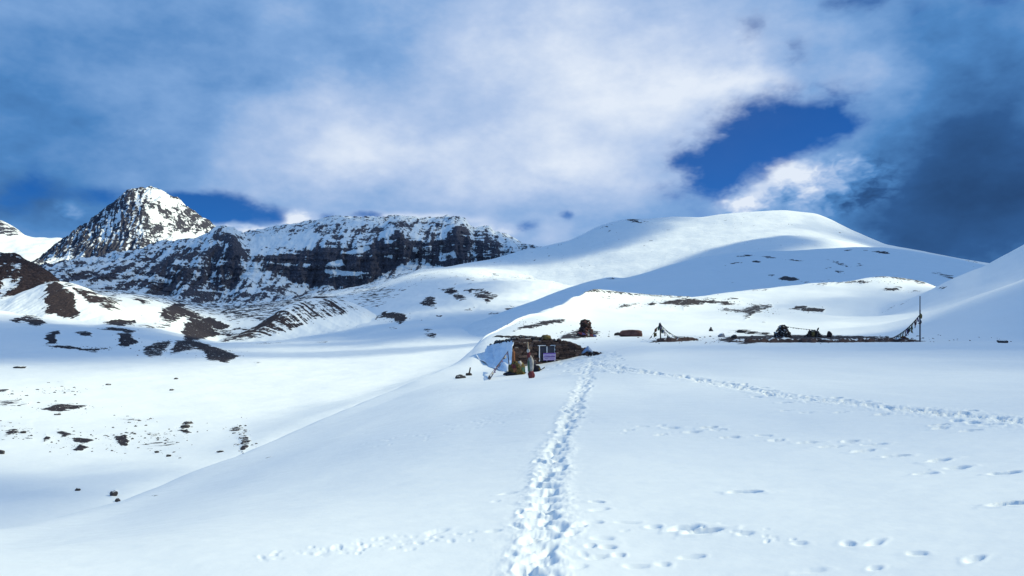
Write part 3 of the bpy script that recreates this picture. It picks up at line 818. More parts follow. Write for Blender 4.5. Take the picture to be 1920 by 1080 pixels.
# buttresses and gullies: the face steps in and out
face = np.exp(-((M.T - 2.45) / 0.75) ** 2)
but = ridged(M.X * 0.013, M.Z * 0.004, 5, 401, 0.55)
led = fbm(M.X * 0.004, M.Z * 0.09, 4, 421, 0.55)
M.R += -face * (22 * but + 5 * led + 5 * fbm(M.X * 0.06, M.Z * 0.06, 3, 433))
up = sstep(2.9, 3.4, M.T) * sstep(4.0, 3.7, M.T)
M.Z += up * (9 * ridged(M.X * 0.01 + M.R * 0.003, M.R * 0.008, 5, 441, 0.55) - 6)
M.Z += sstep(3.4, 4.0, M.T) * sstep(4.6, 4.0, M.T) * 3.0 * ridged(M.X * 0.03, M.R * 0.01, 4, 451)
low = sstep(2.1, 1.6, M.T) * sstep(0.5, 1.0, M.T)
M.Z += low * 8 * (fbm(M.X * 0.02, M.R * 0.012, 5, 461, 0.55))
# left wing: broken terraces all the way down
lw = sstep(480, 430, M.PX)
M.Z += lw * 9 * ridged(M.X * 0.012, M.R * 0.01, 5, 471, 0.55) * sstep(1.0, 1.6, M.T) * sstep(4.0, 3.6, M.T)
M.sync()
M_rock = [
    ([(460, 487), (480, 480), (500, 474), (567, 471), (613, 456), (640, 459), (683, 462), (713, 452), (727, 439), (747, 432), (767, 445), (800, 457), (833, 443), (850, 424), (868, 416), (884, 428), (882, 455), (873, 500), (845, 508), (815, 498), (783, 484), (733, 506), (700, 528),
      (665, 545), (640, 549), (617, 538), (573, 538), (545, 528), (523, 513), (500, 506), (470, 492)], .80),
    ([(884, 434), (905, 430), (922, 434), (926, 446), (950, 452), (930, 470), (928, 496), (895, 495), (884, 470)], .66), ([(926, 446), (965, 455), (986, 468), (960, 488), (930, 490)], .46),
    ([(395, 440), (430, 433), (440, 437), (450, 450), (462, 478), (456, 520), (440, 545), (420, 540), (425, 500), (432, 462), (400, 452)], .82),
    ([(560, 427), (610, 412), (690, 411), (840, 412), (865, 415), (840, 430), (760, 428), (700, 440), (640, 455), (600, 440)], .60),
    ([(110, 515), (200, 498), (300, 478), (400, 462), (432, 470), (430, 545), (400, 575), (330, 560), (260, 540), (180, 530), (110, 530)], .62),
    ([(100, 525), (150, 505), (160, 530), (110, 545)], .72), ([(200, 520), (245, 505), (290, 510), (280, 540), (230, 545)], .66), ([(330, 545), (360, 530), (390, 535), (380, 585), (350, 590)], .72), ([(255, 555), (300, 545), (350, 560), (340, 580), (290, 570)], .66),
    ([(275, 480), (330, 470), (340, 490), (300, 495)], .55), ([(380, 495), (430, 480), (440, 500), (400, 520)], .66), ([(400, 555), (445, 548), (450, 590), (410, 595)], .55),
]
rkM = poly_mask(*ragged(M, 0.02, 6), M_rock, 8.0)
gz = np.gradient(M.Z, axis=0)
gr = np.gradient(M.R, axis=0)
slope = np.abs(gz) / (np.abs(gr) + 1e-3)
ledge = sstep(0.18, 0.5, fbm(M.X * 0.006, M.Z * 0.055 + 0.02 * M.X * 0.1, 4, 481, 0.55))
rkM = np.maximum(rkM - 0.26 * ledge, 0.41) + 0.12 * (sstep(0.3, 1.6, slope) - 0.4) * (rkM > 0.05)
rkM -= poly_mask(M.PX, M.PY, [([(615, 493), (640, 487), (648, 499), (612, 497)], .9), ([(607, 505), (650, 508), (690, 513), (650, 516), (612, 512)], .75), ([(470, 480), (530, 460), (590, 462), (600, 440), (540, 435), (470, 445)], .22),
                              ([(640, 474), (690, 462), (700, 466), (660, 478)], .6), ([(720, 452), (742, 450), (738, 455), (722, 456)], .8), ([(720, 481), (736, 478), (735, 484)], .8), ([(820, 480), (850, 470), (856, 482), (826, 492)], .5), ([(640, 420), (740, 415), (720, 424), (640, 432)], .18)], 3)
mat_massif = terrain_mat('rock_massif', (0.056, 0.060, 0.084), (0.115, 0.108, 0.130), 0.075, strata=(0.016, 0.075, 0.45), streak=(0.060, 0.010, 1.0), amp=1.35, rock_bump=1.0, snow_bump=(0.05, 1.2))
struct(mesh_from_grid('cliff_massif', M, mat_massif, {'rock': rkM, 'across': M.X, 'down': M.Z}))

# ================================================================== pyramid peak
P_rows = [
    [(30, 545, 3000), (250, 540, 3000), (470, 520, 3000)],
    [(30, 515, 3500), (75, 506, 3500), (150, 512, 3450), (220, 500, 3400), (260, 495, 3380), (350, 480, 3450), (420, 462, 3550), (470, 470, 3600)],
    [(30, 510, 3950), (75, 498, 3920), (110, 482, 3900), (180, 450, 3830), (235, 430, 3740), (270, 422, 3700), (300, 424, 3760), (350, 436, 3880), (400, 448, 3960), (470, 465, 4000)],
    [(30, 506, 4200), (75, 490, 4200), (88, 478, 4200), (100, 468, 4200), (120, 453, 4200), (140, 437, 4200), (180, 410, 4200), (200, 394, 4180), (215, 381, 4160), (228, 370, 4150), (240, 363, 4140), (252, 359, 4130), (264, 356, 4130), (285, 356, 4130), (296, 360, 4130), (310, 366, 4140),
     (328, 375, 4150), (340, 381, 4150), (352, 393, 4170), (362, 400, 4180), (385, 414, 4200), (410, 432, 4200), (440, 450, 4200), (470, 470, 4200)],
    [(30, 560, 4700), (250, 440, 4700), (470, 520, 4700)],
]
P = loft(P_rows, columns(34, 466, 330), [6, 60, 110, 8], sig=[10, 8, 6, 1.5, 10])
k = sstep(1.0, 1.5, P.T) * sstep(3.0, 2.8, P.T)
P.Z += k * (10 * ridged(P.X * 0.014 + P.Z * 0.004, P.Z * 0.01, 5, 501, 0.6) + 3 * fbm(P.X * 0.006, P.Z * 0.06, 4, 511))
P.Z += sstep(2.7, 3.0, P.T) * sstep(3.3, 3.0, P.T) * 4 * ridged(P.X * 0.02, P.Z * 0.02, 3, 517)
P.sync()
rkP = np.interp(P.PX, [30, 90, 180, 240, 290, 360, 420], [.66, .64, .60, .56, .50, .52, .52])
rkP -= 0.34 * poly_mask(P.PX, P.PY, [([(268, 357), (290, 356), (335, 378), (320, 388), (285, 376)], 1.0), ([(150, 515), (300, 462), (380, 435), (390, 450), (300, 475), (180, 512)], .9), ([(70, 505), (95, 480), (130, 475), (150, 500), (110, 520)], 1.0), ([(205, 410), (225, 395), (200, 450), (185, 465)], .8),
                                 ([(330, 440), (360, 436), (370, 446), (330, 452)], .8)], 9)
rkP = np.maximum(rkP, .62 * poly_mask(P.PX, P.PY, [([(310, 415), (345, 408), (370, 420), (350, 440), (320, 435)], 1.0)], 14))
mat_peak = terrain_mat('rock_peak', (0.034, 0.040, 0.062), (0.072, 0.072, 0.094), 0.055, strata=(0.016, 0.07, 0.45), streak=(0.055, 0.012, 1.3), amp=1.3, rock_bump=0.9, snow_bump=(0.04, 1.5))
struct(mesh_from_grid('mountain_peak', P, mat_peak, {'rock': rkP, 'across': P.X + 0.55 * P.Z, 'down': P.Z}))

# far glacier saddle at the left edge
G_rows = [[(-300, 560, 3900), (200, 540, 3900)], [(-300, 470, 4600), (0, 472, 4600), (60, 480, 4500), (200, 500, 4500)],
          [(-300, 385, 5300), (-100, 402, 5300), (-10, 412, 5300), (4, 414, 5300), (14, 419, 5300), (24, 424, 5300), (34, 431, 5300), (46, 441, 5300), (60, 445, 5300), (80, 447, 5300), (110, 449, 5300), (200, 470, 5300)], [(-300, 520, 5900), (200, 520, 5900)]]
G = loft(G_rows, columns(-250, 190, 150), [20, 50, 6], sig=[10, 10, 1.5, 10])
G.Z += 14 * fbm(G.X * 0.006, G.Y * 0.004, 4, 601) * sstep(0.3, 1, G.T) * sstep(2.0, 1.8, G.T)
G.sync()
rkG = .56 * poly_mask(G.PX, G.PY, [([(-260, 380), (-10, 410), (26, 424), (42, 440), (0, 442), (-260, 430)], 1.0)], 6) + 0.05
struct(mesh_from_grid('glacier', G, mat_peak, {'rock': rkG, 'across': G.X, 'down': G.Z}))

# ================================================================== long snow hill behind the plateau
H_rows = [
    [(640, 600, 1150), (800, 590, 1150), (950, 600, 1150), (1100, 610, 1150), (1500, 600, 1150), (1900, 560, 1150), (2200, 560, 1150)],
    [(640, 570, 1350), (800, 548, 1350), (900, 540, 1350), (950, 560, 1320), (1000, 585, 1300), (1100, 580, 1300), (1300, 550, 1300), (1500, 540, 1300), (1700, 530, 1300), (1900, 525, 1300), (2200, 530, 1300)],
    [(640, 560, 1550), (780, 520, 1600), (850, 512, 1600), (900, 512, 1600), (950, 535, 1550), (1000, 545, 1520), (1100, 532, 1500), (1200, 514, 1480), (1300, 494, 1480), (1400, 470, 1480), (1450, 458, 1500), (1500, 460, 1500), (1600, 470, 1500), (1700, 485, 1500), (1850, 506, 1500), (2200, 530, 1500)],
    [(640, 560, 1750), (780, 507, 1800), (850, 503, 1820), (900, 500, 1830), (950, 498, 1850), (1000, 494, 1870), (1100, 476, 1900), (1200, 452, 1920), (1300, 440, 1920), (1400, 428, 1920), (1480, 422, 1920), (1560, 436, 1900), (1660, 467, 1850), (1850, 498, 1800), (2200, 525, 1800)],
    [(640, 575, 1900), (740, 530, 1900), (780, 506, 1900), (850, 500, 1930), (920, 488, 1960), (985, 468, 2000), (1010, 465, 2020), (1040, 458, 2050), (1070, 452, 2100), (1100, 437, 2150), (1120, 426, 2200), (1150, 417, 2240), (1175, 412, 2260), (1215, 412, 2280), (1260, 408, 2300), (1315, 410, 2300), (1345, 405, 2300), (1400, 401, 2300),
     (1470, 397, 2280), (1530, 402, 2250), (1560, 414, 2220), (1600, 436, 2180), (1660, 461, 2100), (1700, 468, 2050), (1800, 486, 2000), (1845, 493, 2000), (2000, 515, 2000), (2200, 530, 2000)],
    [(640, 620, 2100), (1000, 500, 2500), (1400, 440, 2800), (1660, 500, 2500), (2200, 570, 2300)],
]
H = loft(H_rows, columns(650, 2180, 640), [10, 36, 50, 50, 8], sig=[20, 20, 20, 20, 7, 20])
H.Z += (3.5 * fbm(H.X * 0.006, H.Y * 0.004, 5, 701, 0.5)) * sstep(0.3, 1.0, H.T) * sstep(4.0, 3.6, H.T)
H.sync()
H_rock = [([(1173, 412), (1185, 410), (1196, 411), (1207, 417), (1200, 420), (1182, 415)], .8), ([(1200, 418), (1218, 414), (1210, 421)], .6), ([(1104, 437), (1130, 424), (1160, 416), (1140, 425)], .56), ([(1128, 434), (1150, 430), (1140, 437)], .55), ([(1222, 414), (1250, 411), (1240, 415)], .5),
          ([(1238, 430), (1255, 428), (1248, 433)], .6), ([(1206, 460), (1214, 459), (1211, 463)], .8), ([(1218, 452), (1224, 451), (1222, 455)], .8), ([(1000, 489), (1008, 486), (1004, 491)], .8), ([(988, 492), (994, 490), (990, 494)], .8), ([(1027, 477), (1034, 479), (1031, 482)], .8),
          ([(1463, 418), (1490, 418), (1480, 422)], .62), ([(1470, 410), (1492, 411), (1480, 413)], .5), ([(1558, 428), (1582, 437), (1575, 437)], .66), ([(1600, 438), (1640, 452), (1665, 461), (1650, 458), (1620, 448)], .45), ([(1385, 420), (1395, 418), (1392, 424)], .5),
          ([(1010, 467), (1045, 458), (1077, 450), (1050, 460)], .6), ([(1800, 486), (1830, 490), (1845, 495), (1825, 493)], .6), ([(1700, 470), (1720, 473), (1712, 475)], .5),
          ([(960, 525), (967, 523), (965, 527)], .8), ([(870, 525), (890, 520), (884, 527)], .6), ([(848, 533), (865, 530), (858, 536)], .6), ([(820, 520), (880, 512), (900, 520), (850, 530)], .35)]
rkH = 0.92 * poly_mask(*ragged(H, 0.04), H_rock + B_rock, 3.0)
rkH = np.maximum(rkH, 0.22)
mat_hill = terrain_mat('snow_hill', (0.030, 0.030, 0.042), (0.056, 0.052, 0.060), 0.09, amp=1.5, snow_bump=(0.12, 0.8), rock_bump=0.5, ripple=(0.015, 0.07, 0.05, 2.2))
struct(mesh_from_grid('snow_hill', H, mat_hill, {'rock': rkH}))

# middle ridge between the plateau and the long hill
D_rows = [
    [(700, 760, 330), (900, 720, 330), (1000, 690, 380), (1200, 660, 450), (1500, 640, 500), (1900, 620, 500), (2200, 600, 500)],
    [(700, 700, 480), (820, 668, 480), (900, 645, 480), (960, 620, 500), (1043, 596, 520), (1100, 585, 540), (1200, 580, 560), (1300, 575, 580), (1450, 560, 600), (1600, 545, 620), (1750, 540, 620), (1900, 550, 620), (2200, 560, 620)],
    [(700, 680, 620), (820, 640, 620), (900, 615, 620), (960, 594, 640), (1043, 566, 680), (1100, 548, 720), (1200, 535, 760), (1300, 515, 800), (1400, 502, 840), (1500, 498, 860), (1600, 496, 880), (1700, 500, 880), (1800, 512, 880), (1900, 520, 880), (2200, 540, 880)],
    [(700, 670, 720), (820, 630, 720), (860, 617, 720), (900, 601, 730), (960, 578, 760), (1000, 565, 780), (1043, 550, 820), (1087, 533, 860), (1110, 527, 880), (1140, 521, 900), (1173, 522, 920), (1215, 511, 950), (1260, 497, 980), (1313, 483, 1020), (1377, 475, 1060), (1430, 473, 1080), (1477, 472, 1100), (1527, 469, 1120),
     (1600, 465, 1140), (1660, 465, 1140), (1700, 470, 1140), (1750, 479, 1140), (1800, 488, 1140), (1850, 498, 1140), (2000, 520, 1140), (2200, 540, 1140)],
    [(700, 700, 850), (900, 640, 850), (1100, 560, 1000), (1400, 510, 1250), (1660, 500, 1300), (2200, 580, 1300)],
]
DD = loft(D_rows, columns(710, 2160, 620), [10, 40, 44, 8], sig=[20, 16, 16, 6, 16])
DD.Z += 1.6 * fbm(DD.X * 0.012, DD.Y * 0.008, 4, 801) * sstep(0.3, 1, DD.T) * sstep(3.0, 2.7, DD.T)
DD.sync()
D_rock = [([(1356, 497), (1380, 492), (1396, 491), (1375, 496)], .75), ([(1406, 492), (1420, 488), (1436, 490), (1425, 494)], .85), ([(1375, 479), (1400, 477), (1422, 479), (1395, 481)], .7), ([(1423, 480), (1445, 480), (1465, 484), (1445, 484)], .75),
          ([(1455, 487), (1480, 486), (1500, 488), (1517, 491), (1495, 491), (1475, 490)], .75), ([(1550, 487), (1570, 490), (1587, 496), (1602, 502), (1590, 501), (1570, 495)], .68), ([(1558, 506), (1575, 508), (1588, 514), (1570, 512)], .75), ([(1600, 493), (1612, 496), (1624, 501), (1610, 499)], .7), ([(1432, 516), (1452, 515), (1445, 519)], .75),
          ([(1453, 522), (1475, 519), (1502, 524), (1490, 527), (1465, 525)], .85), ([(1498, 527), (1517, 528), (1510, 532)], .8), ([(1268, 518), (1294, 516), (1288, 520)], .66), ([(1738, 509), (1760, 511), (1780, 515), (1795, 522), (1780, 523), (1755, 515)], .6), ([(1615, 468), (1650, 470), (1674, 474), (1660, 477), (1640, 473)], .72), ([(1575, 469), (1602, 468), (1590, 472)], .66),
          ([(1543, 503), (1552, 502), (1550, 506)], .85), ([(1086, 550), (1110, 546), (1126, 548), (1100, 553)], .5), ([(1125, 523), (1145, 520), (1165, 523), (1145, 525)], .6), ([(1520, 525), (1560, 526), (1575, 530), (1540, 528)], .6), ([(1808, 493), (1832, 499), (1826, 500)], .7), ([(1170, 540), (1188, 539), (1180, 542)], .5), ([(1310, 482), (1318, 480), (1316, 485)], .7)]
rkD = np.maximum(0.95 * poly_mask(*ragged(DD, 0.05), D_rock, 2.6), 0.15)
struct(mesh_from_grid('snow_ridge', DD, mat_hill, {'rock': rkD}))

# ================================================================== unseen cloud that shades the land; low pieces added to darken nearer snow
def cloud_mat():
    m, N, out = new_mat('cloud')
    tcn = N.n.new('ShaderNodeTexCoord')
    oi = N.n.new('ShaderNodeObjectInfo')
    x, y, z = N.xyz(tcn.outputs['Object'])
    rad = N.m('SQRT', N.m('ADD', N.m('MULTIPLY', x, x), N.m('MULTIPLY', y, y)))
    n2 = N.noise(tcn.outputs['Object'], 1.6, 2.0, 0.6, 0.0)
    q = N.m('ADD', rad, N.m('MULTIPLY_ADD', n2, 1.1, -0.55))
    dens = N.ss(q, 0.95, 0.40)
    thick = N.xyz(oi.outputs['Color'])[0]
    a = N.m('MULTIPLY', dens, thick)
    d = N.n.new('ShaderNodeBsdfDiffuse')
    d.inputs[0].default_value = (0.8, 0.82, 0.85, 1)
    t = N.n.new('ShaderNodeBsdfTranslucent')
    t.inputs[0].default_value = (0.5, 0.52, 0.55, 1)
    ad = N.n.new('ShaderNodeMixShader')
    ad.inputs[0].default_value = 0.4
    N.l.new(d.outputs[0], ad.inputs[1])
    N.l.new(t.outputs[0], ad.inputs[2])
    tr = N.n.new('ShaderNodeBsdfTransparent')
    mx = N.n.new('ShaderNodeMixShader')
    N.put(mx.inputs[0], a)
    N.l.new(tr.outputs[0], mx.inputs[1])
    N.l.new(ad.outputs[0], mx.inputs[2])
    N.l.new(mx.outputs[0], out.inputs[0])
    return m
M_CLOUD = cloud_mat()
def cloud(cx, cy, cz, rx, ry, op, h, seed, rot=0.0):
    """an unseen flat cloud placed h metres up the sunbeam to shade a ground spot"""
    bm = bmesh.new()
    bmesh.ops.create_icosphere(bm, subdivisions=4, radius=1.0)
    for v in bm.verts:
        c = v.co
        w_ = float(fbm(c.x * 1.8 + seed, c.y * 1.8 + c.z, 3, seed))
        flat = 0.35 if c.z < 0 else 1.0
        v.co = Vector((c.x * (1 + 0.12 * w_), c.y * (1 + 0.12 * w_), c.z * flat * (1 + 0.5 * w_)))
    me = bpy.data.meshes.new('shade_clouds')
    bm.to_mesh(me)
    bm.free()
    for p_ in me.polygons:
        p_.use_smooth = True
    me.materials.append(M_CLOUD)
    o = bpy.data.objects.new('shade_clouds', me)
    COL.objects.link(o)
    s = SUN_DIR * (h / SUN_DIR.z)
    o.location = Vector((cx, cy, cz)) + s
    o.scale = (rx, ry, min(rx, ry) * 0.16)
    o.rotation_euler = (0, 0, rot)
    o.color = (op, op, op, 1)
    o['kind'] = 'stuff'
    return o
for args in [
    (340, 800, 70, 660, 410, 0.88, 2500, 1, 0.15),
    (140, 2080, 230, 380, 300, 0.80, 2600, 2, 0.0),
    (-190, 1260, 40, 250, 400, 0.55, 2500, 12, 0.1),
    (455, 1450, 150, 180, 140, 0.75, 2500, 3, 0.4),
    (1050, 1750, 180, 520, 400, 0.6, 2600, 4, 0.0),
    (-860, 1850, 100, 940, 900, 0.66, 2700, 5, 0.0),
    (-340, 560, -15, 200, 400, 0.66, 2400, 6, 0.42),
    (-75, 430, -15, 150, 50, 0.35, 1500, 7, -0.2),
    (10, 40, 0, 190, 150, 0.08, 450, 11, 0.0),  # thin unseen veil added to dim the whole foreground
    (62, 46, 0, 66, 80, 0.66, 450, 8, -0.2),  # unseen, added to darken the snow towards the right side
    (175, 195, 30, 100, 95, 0.5, 900, 10, 0.2),  # unseen, added to deepen the tone of the right hill
    (-60, 32, -8, 56, 60, 0.55, 450, 9, 0.2)]:  # unseen, added to darken the left edge of the snow
    cloud(*args)

# ================================================================== helpers for things
def simple_mat(name, ca, cb, scale=3.0, rough=0.85, bump=0.25, coord='Object', snowy=0.0, spec=0.2):
    m, N, out = new_mat(name)
    tcn = N.n.new('ShaderNodeTexCoord')
    oi = N.n.new('ShaderNodeObjectInfo')
    v = N.vm('ADD', tcn.outputs[coord], N.comb(N.m('MULTIPLY', oi.outputs['Random'], 37.0), N.m('MULTIPLY', oi.outputs['Random'], 11.0), 0.0))
    n = N.noise(v, scale, 6.0, 0.65, 0.3)
    c = N.mix(N.ss(n, 0.3, 0.7), ca, cb)
    c = N.vm('SCALE', c)
    N.put(c.node.inputs['Scale'], N.m('MULTIPLY_ADD', oi.outputs['Random'], 0.6, 0.7))
    if snowy:
        geo = N.n.new('ShaderNodeNewGeometry')
        up = N.xyz(geo.outputs['Normal'])[2]
        f = N.ss(N.m('ADD', up, N.m('MULTIPLY_ADD', n, 0.9, -0.45)), 1.0 - snowy, 1.12 - snowy)
        c = N.mix(f, c, SNOW)
    bs = N.n.new('ShaderNodeBsdfPrincipled')
    N.put(bs.inputs['Base Color'], c)
    bs.inputs['Roughness'].default_value = rough
    bs.inputs['Specular IOR Level'].default_value = spec
    b = N.n.new('ShaderNodeBump')
    b.inputs['Strength'].default_value = bump
    b.inputs['Distance'].default_value = 0.05
    N.put(b.inputs['Height'], N.noise(v, scale * 3.0, 6.0, 0.7))
    N.l.new(b.outputs[0], bs.inputs['Normal'])
    N.l.new(bs.outputs[0], out.inputs[0])
    return m

M_STONE = simple_mat('stone', (0.024, 0.017, 0.018), (0.072, 0.048, 0.046), 4.0)
M_STONEB = simple_mat('stone_brown', (0.055, 0.036, 0.033), (0.15, 0.105, 0.092), 4.0, snowy=0.10)
M_STONE2 = simple_mat('stone_grey', (0.026, 0.026, 0.032), (0.075, 0.069, 0.070), 4.0, snowy=0.12)
M_STONE3 = simple_mat('stone_red', (0.075, 0.036, 0.032), (0.14, 0.075, 0.068), 3.0)
M_STONE4 = simple_mat('stone_pale', (0.12, 0.13, 0.16), (0.24, 0.25, 0.29), 4.0, snowy=0.25)
M_CORE = simple_mat('mortar_earth', (0.018, 0.014, 0.014), (0.04, 0.03, 0.028), 5.0)
M_WHITE = simple_mat('painted_frame', (0.55, 0.60, 0.68), (0.68, 0.72, 0.78), 6.0, 0.5, 0.1)
M_DARKWOOD = simple_mat('dark_wood', (0.03, 0.025, 0.025), (0.07, 0.055, 0.05), 6.0)
M_POLE = simple_mat('weathered_pole', (0.035, 0.045, 0.075), (0.06, 0.07, 0.10), 6.0, 0.55, 0.1)
M_TAN = simple_mat('pale_wood', (0.28, 0.21, 0.14), (0.42, 0.33, 0.24), 6.0)
M_TARP = simple_mat('white_tarpaulin', (0.60, 0.70, 0.82), (0.76, 0.83, 0.90), 2.0, 0.45, 0.1, spec=0.3)
M_BTARP = simple_mat('blue_tarpaulin', (0.16, 0.24, 0.40), (0.26, 0.36, 0.52), 3.0, 0.5, 0.15)
def cloth(name, c, v=0.75):
    return simple_mat(name, tuple(x * v for x in c), c, 5.0, 0.9, 0.3)
C_BLUE = cloth('cloth_blue', (0.07, 0.10, 0.24))
C_RED = cloth('cloth_red', (0.19, 0.05, 0.06))
C_GREEN = cloth('cloth_green', (0.08, 0.15, 0.09))
C_YEL = cloth('cloth_yellow', (0.22, 0.165, 0.065), 0.45)
C_OLIVE = cloth('cloth_olive', (0.17, 0.13, 0.05))
C_WHITE = cloth('cloth_white', (0.48, 0.47, 0.46), 0.6)
C_ORANGE = cloth('cloth_orange', (0.24, 0.105, 0.055))
C_PURPLE = cloth('cloth_purple', (0.13, 0.09, 0.22))
C_DARK = cloth('cloth_dark', (0.035, 0.035, 0.05))
C_LILAC = cloth('board_lilac', (0.44, 0.42, 0.66), 0.9)
C_INK = cloth('board_ink', (0.16, 0.10, 0.42))
m_, N_, out_ = new_mat('dark_glass')
bs_ = N_.n.new('ShaderNodeBsdfPrincipled')
N_.put(bs_.inputs['Base Color'], N_.mix(N_.noise(None, 8.0, 3.0), (0.012, 0.016, 0.032), (0.03, 0.036, 0.06)))
bs_.inputs['Roughness'].default_value = 0.25
N_.l.new(bs_.outputs[0], out_.inputs[0])
M_GLASS = m_

def par(o, p):
    if p is not None:
        o.parent = p
        if p.type == 'EMPTY':
            o.matrix_parent_inverse = Matrix.Translation(p.location).inverted()
    return o
def tag(o, label, cat, group=None):
    o['label'] = label
    o['category'] = cat
    if group:
        o['group'] = group
    return o
def thing(name, label, cat, loc, group=None):
    o = bpy.data.objects.new(name, None)
    o.empty_display_size = 0.3
    COL.objects.link(o)
    o.location = loc
    return tag(o, label, cat, group)
def mk(name, verts, faces, mat, parent=None, smooth=False):
    me = bpy.data.meshes.new(name)
    me.from_pydata([tuple(v) for v in verts], [], faces)
    if smooth:
        for p_ in me.polygons:
            p_.use_smooth = True
    me.materials.append(mat)
    me.update()
    o = bpy.data.objects.new(name, me)
    COL.objects.link(o)
    return par(o, parent)
def inst(name, me, parent, loc, scale, rot):
    o = bpy.data.objects.new(name, me)
    COL.objects.link(o)
    o.location = loc
    o.scale = scale
    o.rotation_euler = rot
    return par(o, parent)

def rock_data(seed, sub=2, rough=0.32, cut=5):
    """an angular boulder of unit half-size: an icosphere trimmed by random planes"""
    rn = random.Random(seed)
    bm = bmesh.new()
    bmesh.ops.create_icosphere(bm, subdivisions=sub, radius=1.0)
    planes = []
    for k in range(cut + 4):
        n = Vector((rn.gauss(0, 1), rn.gauss(0, 1), rn.gauss(0, 0.8))).normalized()
        planes.append((n, rn.uniform(0.55, 0.85)))
    vs = []
    for v in bm.verts:
        c = v.co.copy()
        for n, d in planes:
            t = c.dot(n) - d
            if t > 0:
                c -= n * t * 0.92
        c *= 1 + rough * 0.35 * float(pn(c.x * 2.3 + seed, c.y * 2.3 + c.z * 1.7, seed))
        vs.append(c)
    f = [[v.index for v in fc.verts] for fc in bm.faces]
    bm.free()
    return vs, f
def rock_mesh(name, seed, mat, sub=2):
    vs, f = rock_data(seed, sub)
    me = bpy.data.meshes.new(name)
    me.from_pydata([tuple(v) for v in vs], [], f)
    me.materials.append(mat)
    return me
def block_mesh(name, seed, mat):
    """a roughly squared walling stone, unit size"""
    rn = random.Random(seed)
    bm = bmesh.new()
    bmesh.ops.create_cube(bm, size=1.0)
    bmesh.ops.bevel(bm, geom=bm.edges[:], offset=0.14, segments=1, affect='EDGES')
    for v in bm.verts:
        v.co += Vector((rn.uniform(-.07, .07), rn.uniform(-.09, .09), rn.uniform(-.08, .08)))
    me = bpy.data.meshes.new(name)
    bm.to_mesh(me)
    bm.free()
    me.materials.append(mat)
    return me
ROCKS = {m.name: [rock_mesh('rock', 10 * i + j, m, 1) for j in range(7)] for i, m in enumerate((M_STONE, M_STONE2, M_STONE3, M_STONE4))}
BLOCKS = [block_mesh('stone', 50 + j, M_STONEB if j % 3 == 0 else M_STONE) for j in range(12)]

def tube(path, rad, seg=6):
    """verts and faces of a pole or cord along points; rad a number or a list"""
    P = [Vector(p) for p in path]
    vs, fs = [], []
    for i, p in enumerate(P):
        t = (P[min(i + 1, len(P) - 1)] - P[max(i - 1, 0)]).normalized()
        a = t.cross(Vector((0, 0, 1)))
        if a.length < 1e-3:
            a = Vector((1, 0, 0))
        a.normalize()
        b = t.cross(a)
        r = rad[i] if isinstance(rad, (list, tuple)) else rad
        for k in range(seg):
            w_ = 2 * math.pi * k / seg
            vs.append(p + (a * math.cos(w_) + b * math.sin(w_)) * r)
    for i in range(len(P) - 1):
        for k in range(seg):
            fs.append([i * seg + k, i * seg + (k + 1) % seg, (i + 1) * seg + (k + 1) % seg, (i + 1) * seg + k])
    fs.append(list(range(seg))[::-1])
    fs.append([(len(P) - 1) * seg + k for k in range(seg)])
    return vs, fs
def sag(a, b, n, d):
    a, b = Vector(a), Vector(b)
    return [a.lerp(b, i / n) - Vector((0, 0, d * 4 * (i / n) * (1 - i / n))) for i in range(n + 1)]
def box(o, ux, uy, uz, sx, sy, sz):
    vs = []
    for i in (-.5, .5):
        for j in (-.5, .5):
            for k in (-.5, .5):
                vs.append(o + ux * (i * sx) + uy * (j * sy) + uz * (k * sz))
    return vs, [[0, 1, 3, 2], [4, 6, 7, 5], [0, 4, 5, 1], [2, 3, 7, 6], [0, 2, 6, 4], [1, 5, 7, 3]]
def flag(parent, p, along, drop, mat, seed, wave=0.06):
    """one hanging cloth: p top corner, along = top edge vector, drop = hanging vector"""
    rn = random.Random(seed)
    vs, fs = [], []
    nrm = along.cross(drop)
    nrm.normalize()
    nu, nv = 4, 5
    for layer in (0, 1):
        for j in range(nv + 1):
            for i in range(nu + 1):
                u, v = i / nu, j / nv
                q = p + along * (u + 0.12 * v * math.sin(seed + 2 * v)) + drop * (v * (1 + 0.12 * math.sin(seed * 3 + u * 5)))
                q = q + nrm * (wave * v * math.sin(seed + 5 * u + 3 * v) + 0.004 * layer)
                vs.append(q)
    W_ = nu + 1
    S_ = W_ * (nv + 1)
    for j in range(nv):
        for i in range(nu):
            a = j * W_ + i
            fs.append([a, a + 1, a + W_ + 1, a + W_])
            fs.append([S_ + a, S_ + a + W_, S_ + a + W_ + 1, S_ + a + 1])
    return mk('flag', vs, fs, mat, parent, True)
def flag_line(name, label, cat, a, b, dip, n, mats, size, seed, parent=None, jitter=0.5, cord=0.012):
    pts = sag(a, b, 14, dip)
    t = parent or thing(name, label, cat, b, 'prayer flags on the plateau')
    mk('cord', *tube(pts, cord, 5), M_DARKWOOD, t)
    rn = random.Random(seed)
    for k in range(n):
        f0 = (k + 0.1) / n
        i = f0 * 14
        i0 = min(int(i), 13)
        p = pts[i0].lerp(pts[i0 + 1], i - i0)
        f1 = min(1.0, f0 + 0.75 / n)
        j = f1 * 14
        j0 = min(int(j), 13)
        q = pts[j0].lerp(pts[j0 + 1], j - j0)
        s = size * rn.uniform(1 - jitter, 1 + jitter * 0.6)
        flag(t, p, (q - p) * 0.9, Vector((rn.uniform(-.15, .15) * s, rn.uniform(-.15, .15) * s, -s)), mats[(k + seed) % len(mats)], seed * 7 + k)
    return t
